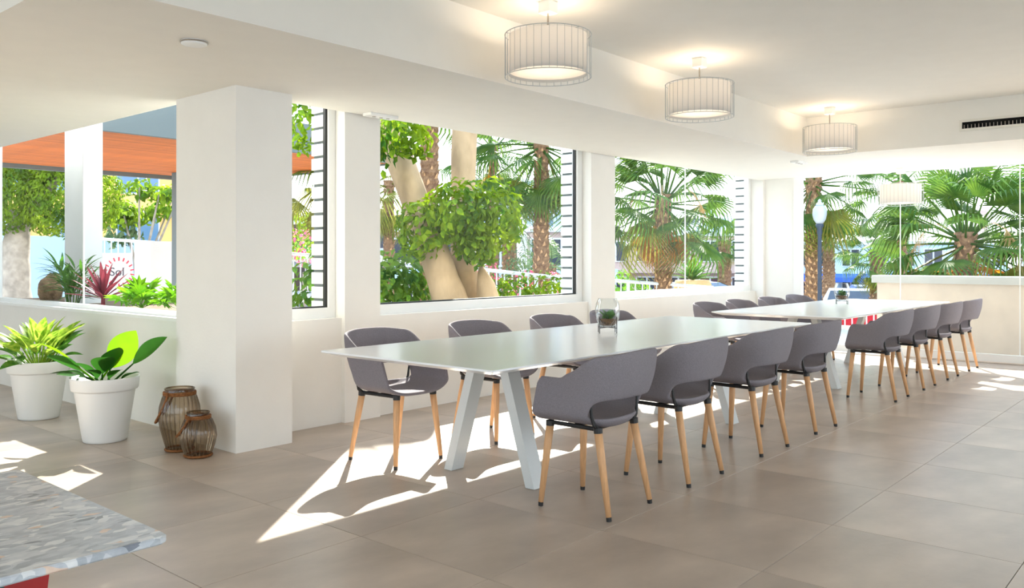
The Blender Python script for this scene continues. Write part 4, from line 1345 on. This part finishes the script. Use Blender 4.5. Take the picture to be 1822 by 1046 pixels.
MB().box(-0.8, 0.8, -1.0, 1.0, 5.15, 5.28).build('light_bar', 'roofp', ms)

# ------------------------------------------------------------------ buildings
def building(name, x, y, w, d, z0, z1, rz, label, wall, rows, cols, pane='bpane', band=None, roof='bwhite', wfrac=0.7, hfrac=0.6, awn=None, frame='bwhite'):
    """front faces local -y; x,y is the middle of the front"""
    t = thing(name, (x, y, z0), label, 'building', None, rz)
    H = z1 - z0
    MB().box(-w / 2, w / 2, 0, d, 0, H).build('wall', wall, t)
    MB().box(-w / 2 - 0.15, w / 2 + 0.15, -0.15, d, H, H + 0.18).build('roof', roof, t)
    cw, rh = w / cols, H / rows
    fm = MB().box(-cw * wfrac / 2, cw * wfrac / 2, -0.04, 0.01, 0, rh * hfrac).mesh('window', frame)
    pm = MB().box(-cw * wfrac / 2 + 0.06, -0.04, -0.06, -0.041, 0.06, rh * hfrac - 0.06).box(0.04, cw * wfrac / 2 - 0.06, -0.06, -0.041, 0.06, rh * hfrac - 0.06).mesh('pane', pane)
    for r_ in range(rows):
        for c in range(cols):
            o = link('window', fm, t, (-w / 2 + cw * (c + 0.5), 0, rh * (r_ + 0.28)))
            link('pane', pm, o)
        if band:
            MB().box(-w / 2 - 0.05, w / 2 + 0.05, -0.5, 0, rh * r_ - 0.04, rh * r_ + rh * 0.24).build('balcony', band, t)
    if awn:
        MB().add([(-w / 2, -0.9, 1.5), (w / 2, -0.9, 1.5), (w / 2, -0.05, 1.9), (-w / 2, -0.05, 1.9), (-w / 2, -0.9, 1.25), (w / 2, -0.9, 1.25)], [(0, 1, 2, 3), (0, 4, 5, 1)]).build('awning', awn, t)
    return t
# +x-facing rotations: front normal = local -y rotated by rz
building('hotel_tower', 42, 33.5, 9, 8, -1.2, 6.2, R(-50), 'pale blue glass hotel block behind the palms of the garden window', 'bblue', 4, 5, 'bpane', 'bwhite')
building('villa', 30, 37, 12, 8, -1.2, 3.5, R(-38), 'pale blue arched building behind the bougainvillea', 'bblue', 2, 6, 'bdark', 'bwhite')
building('villa', 22, 19.5, 8, 5, -1.2, 2.2, R(-48), 'mauve and blue low house behind the railing of the garden window', 'bpink', 2, 5, 'bdark', 'bblue')
t = building('shopping_arcade', 36.5, 22.5, 14, 4, -1.2, 2.4, R(-58), 'long mauve arcade behind the big fan palm', 'bpink', 2, 9, 'bdark', 'bpink', awn=None)
building('white_pavilion', 47.5, 23.6, 4.5, 3, -1.2, 2.4, R(-60), 'small white pavilion under a pale dome', 'bwhite', 2, 3, 'bdark')
dm = MB().lathe([(2.3, 0), (2.25, 0.4), (1.9, 0.9), (1.2, 1.25), (0.0, 1.4)], 24)
tag(dm.build('dome', 'bblue', None, True, (48.8, 24.3, 2.58)), 'pale blue rounded dome above the white pavilion', 'dome')
py = MB().add([(-4.5, -4.5, 0), (4.5, -4.5, 0), (4.5, 4.5, 0), (-4.5, 4.5, 0), (0, 0, 4.6)], [(0, 1, 4), (1, 2, 4), (2, 3, 4), (3, 0, 4), (3, 2, 1, 0)])
tag(py.build('pyramid_roof', 'roofp', None, False, (55, 29, 0.6), R(-60)), 'grey pyramid roof on the skyline beyond the fan palm', 'roof')
tw = thing('brick_tower', (53, 23.4, -1.2), 'small brick and stone tower beside the pyramid roof', 'tower')
MB().box(-0.9, 0.9, -0.9, 0.9, 0, 4.6).build('shaft', 'brick', tw)
MB().box(-1.0, 1.0, -1.0, 1.0, 4.6, 6.4).build('head', 'bpink', tw)
t = building('apartment_block', 46.0, 13.6, 10.5, 3, -1.2, 2.0, R(-68), 'white and pale blue flat-roofed apartment block behind the street lamp', 'bblue', 2, 8, 'bdark', 'bblue', 'bwhite', awn='awning')
for k, xx in enumerate((-4.5, 0.5, 4.5)):
    MB().box(xx - 0.22, xx + 0.22, 1.5, 2.0, 3.3, 5.0).build('chimney', 'bpink', t)
building('apartment_block', 54, 2.0, 14, 4, -1.2, 1.6, R(-80), 'pale apartment block behind the largest palm', 'bwhite', 2, 8, 'bdark', 'bblue', 'bwhite')
building('apartment_block', 16.5, 35.0, 12, 8, -1.2, 5.6, R(-26), 'ochre apartment block with orange balconies beyond the left window', 'byellow', 3, 5, 'bpane', 'byellow')

# ------------------------------------------------------------------ parked cars
def make_car():
    t = thing('parked_car', (0, 0, 0), 'x', 'car')
    prof = [(-2.05, 0.32), (-2.1, 0.62), (-1.95, 0.86), (-1.30, 0.94), (-0.62, 1.38), (0.55, 1.42), (1.45, 1.02), (2.02, 0.92), (2.1, 0.6), (2.02, 0.32)]
    n = len(prof)
    vs = []
    for sy in (-1, 1):
        for (x, z) in prof:
            vs.append((x, sy * (0.86 - (0.20 if z > 1.2 else 0.0)), z))
    fs = [tuple(range(n)), tuple(reversed(range(n, 2 * n)))]
    for i in range(n):
        j = (i + 1) % n
        fs.append((i, n + i, n + j, j))
    body = MB().add(vs, fs).build('body', 'bwhite', t)
    for s in (-1, 1):
        MB().add([(-1.14, s * 0.815, 0.98), (1.25, s * 0.815, 1.03), (0.50, s * 0.68, 1.35), (-0.56, s * 0.68, 1.33)], [(0, 1, 2, 3) if s < 0 else (3, 2, 1, 0)]).build('side_window', 'bdark', t)
        for x in (-1.3, 1.32):
            wh = MB().tube([(x, s * 0.70, 0.31), (x, s * 0.88, 0.31)], 0.31, 18).build('wheel', 'tyre', t)
            MB().tube([(x, s * 0.875, 0.31), (x, s * 0.89, 0.31)], 0.19, 14).build('hub_cap', 'hub', wh)
    MB().add([(-1.27, -0.75, 0.975), (-1.27, 0.75, 0.975), (-0.66, 0.62, 1.375), (-0.66, -0.62, 1.375)], [(0, 1, 2, 3)]).build('windscreen', 'bdark', t)
    MB().add([(1.40, -0.75, 1.06), (1.40, 0.75, 1.06), (0.60, 0.62, 1.415), (0.60, -0.62, 1.415)], [(3, 2, 1, 0)]).build('rear_window', 'bdark', t)
    return t
car0 = make_car()
carpaint = {'white': (0.75, 0.76, 0.78), 'blue': (0.03, 0.07, 0.22), 'slate': (0.16, 0.22, 0.30), 'red': (0.75, 0.03, 0.05)}
for k, (x, y, rz, cl, lab) in enumerate(((29.8, 10.2, 20, 'white', 'white parked car beyond the street lamp'), (34.6, 11.0, 25, 'blue', 'dark blue parked car behind the white one'),
                                        (19.4, 10.6, -50, 'slate', 'slate blue parked car at the foot of the palm window'), (19.6, 6.4, -45, 'red', 'red parked car glimpsed between the tables and the far glass'))):
    c = car0 if k == 0 else copy_tree(car0)
    c.location = (x, y, -1.2 if cl != 'slate' else -0.75)
    c.rotation_euler = (0, 0, R(rz))
    tag(c, lab, 'car', 'parked cars')
    cm = mat('car_paint_' + cl, carpaint[cl], 0.25)
    for ch in c.children:
        if ch.name.startswith('body'):
            ch.data = ch.data.copy()
            ch.data.materials[0] = cm
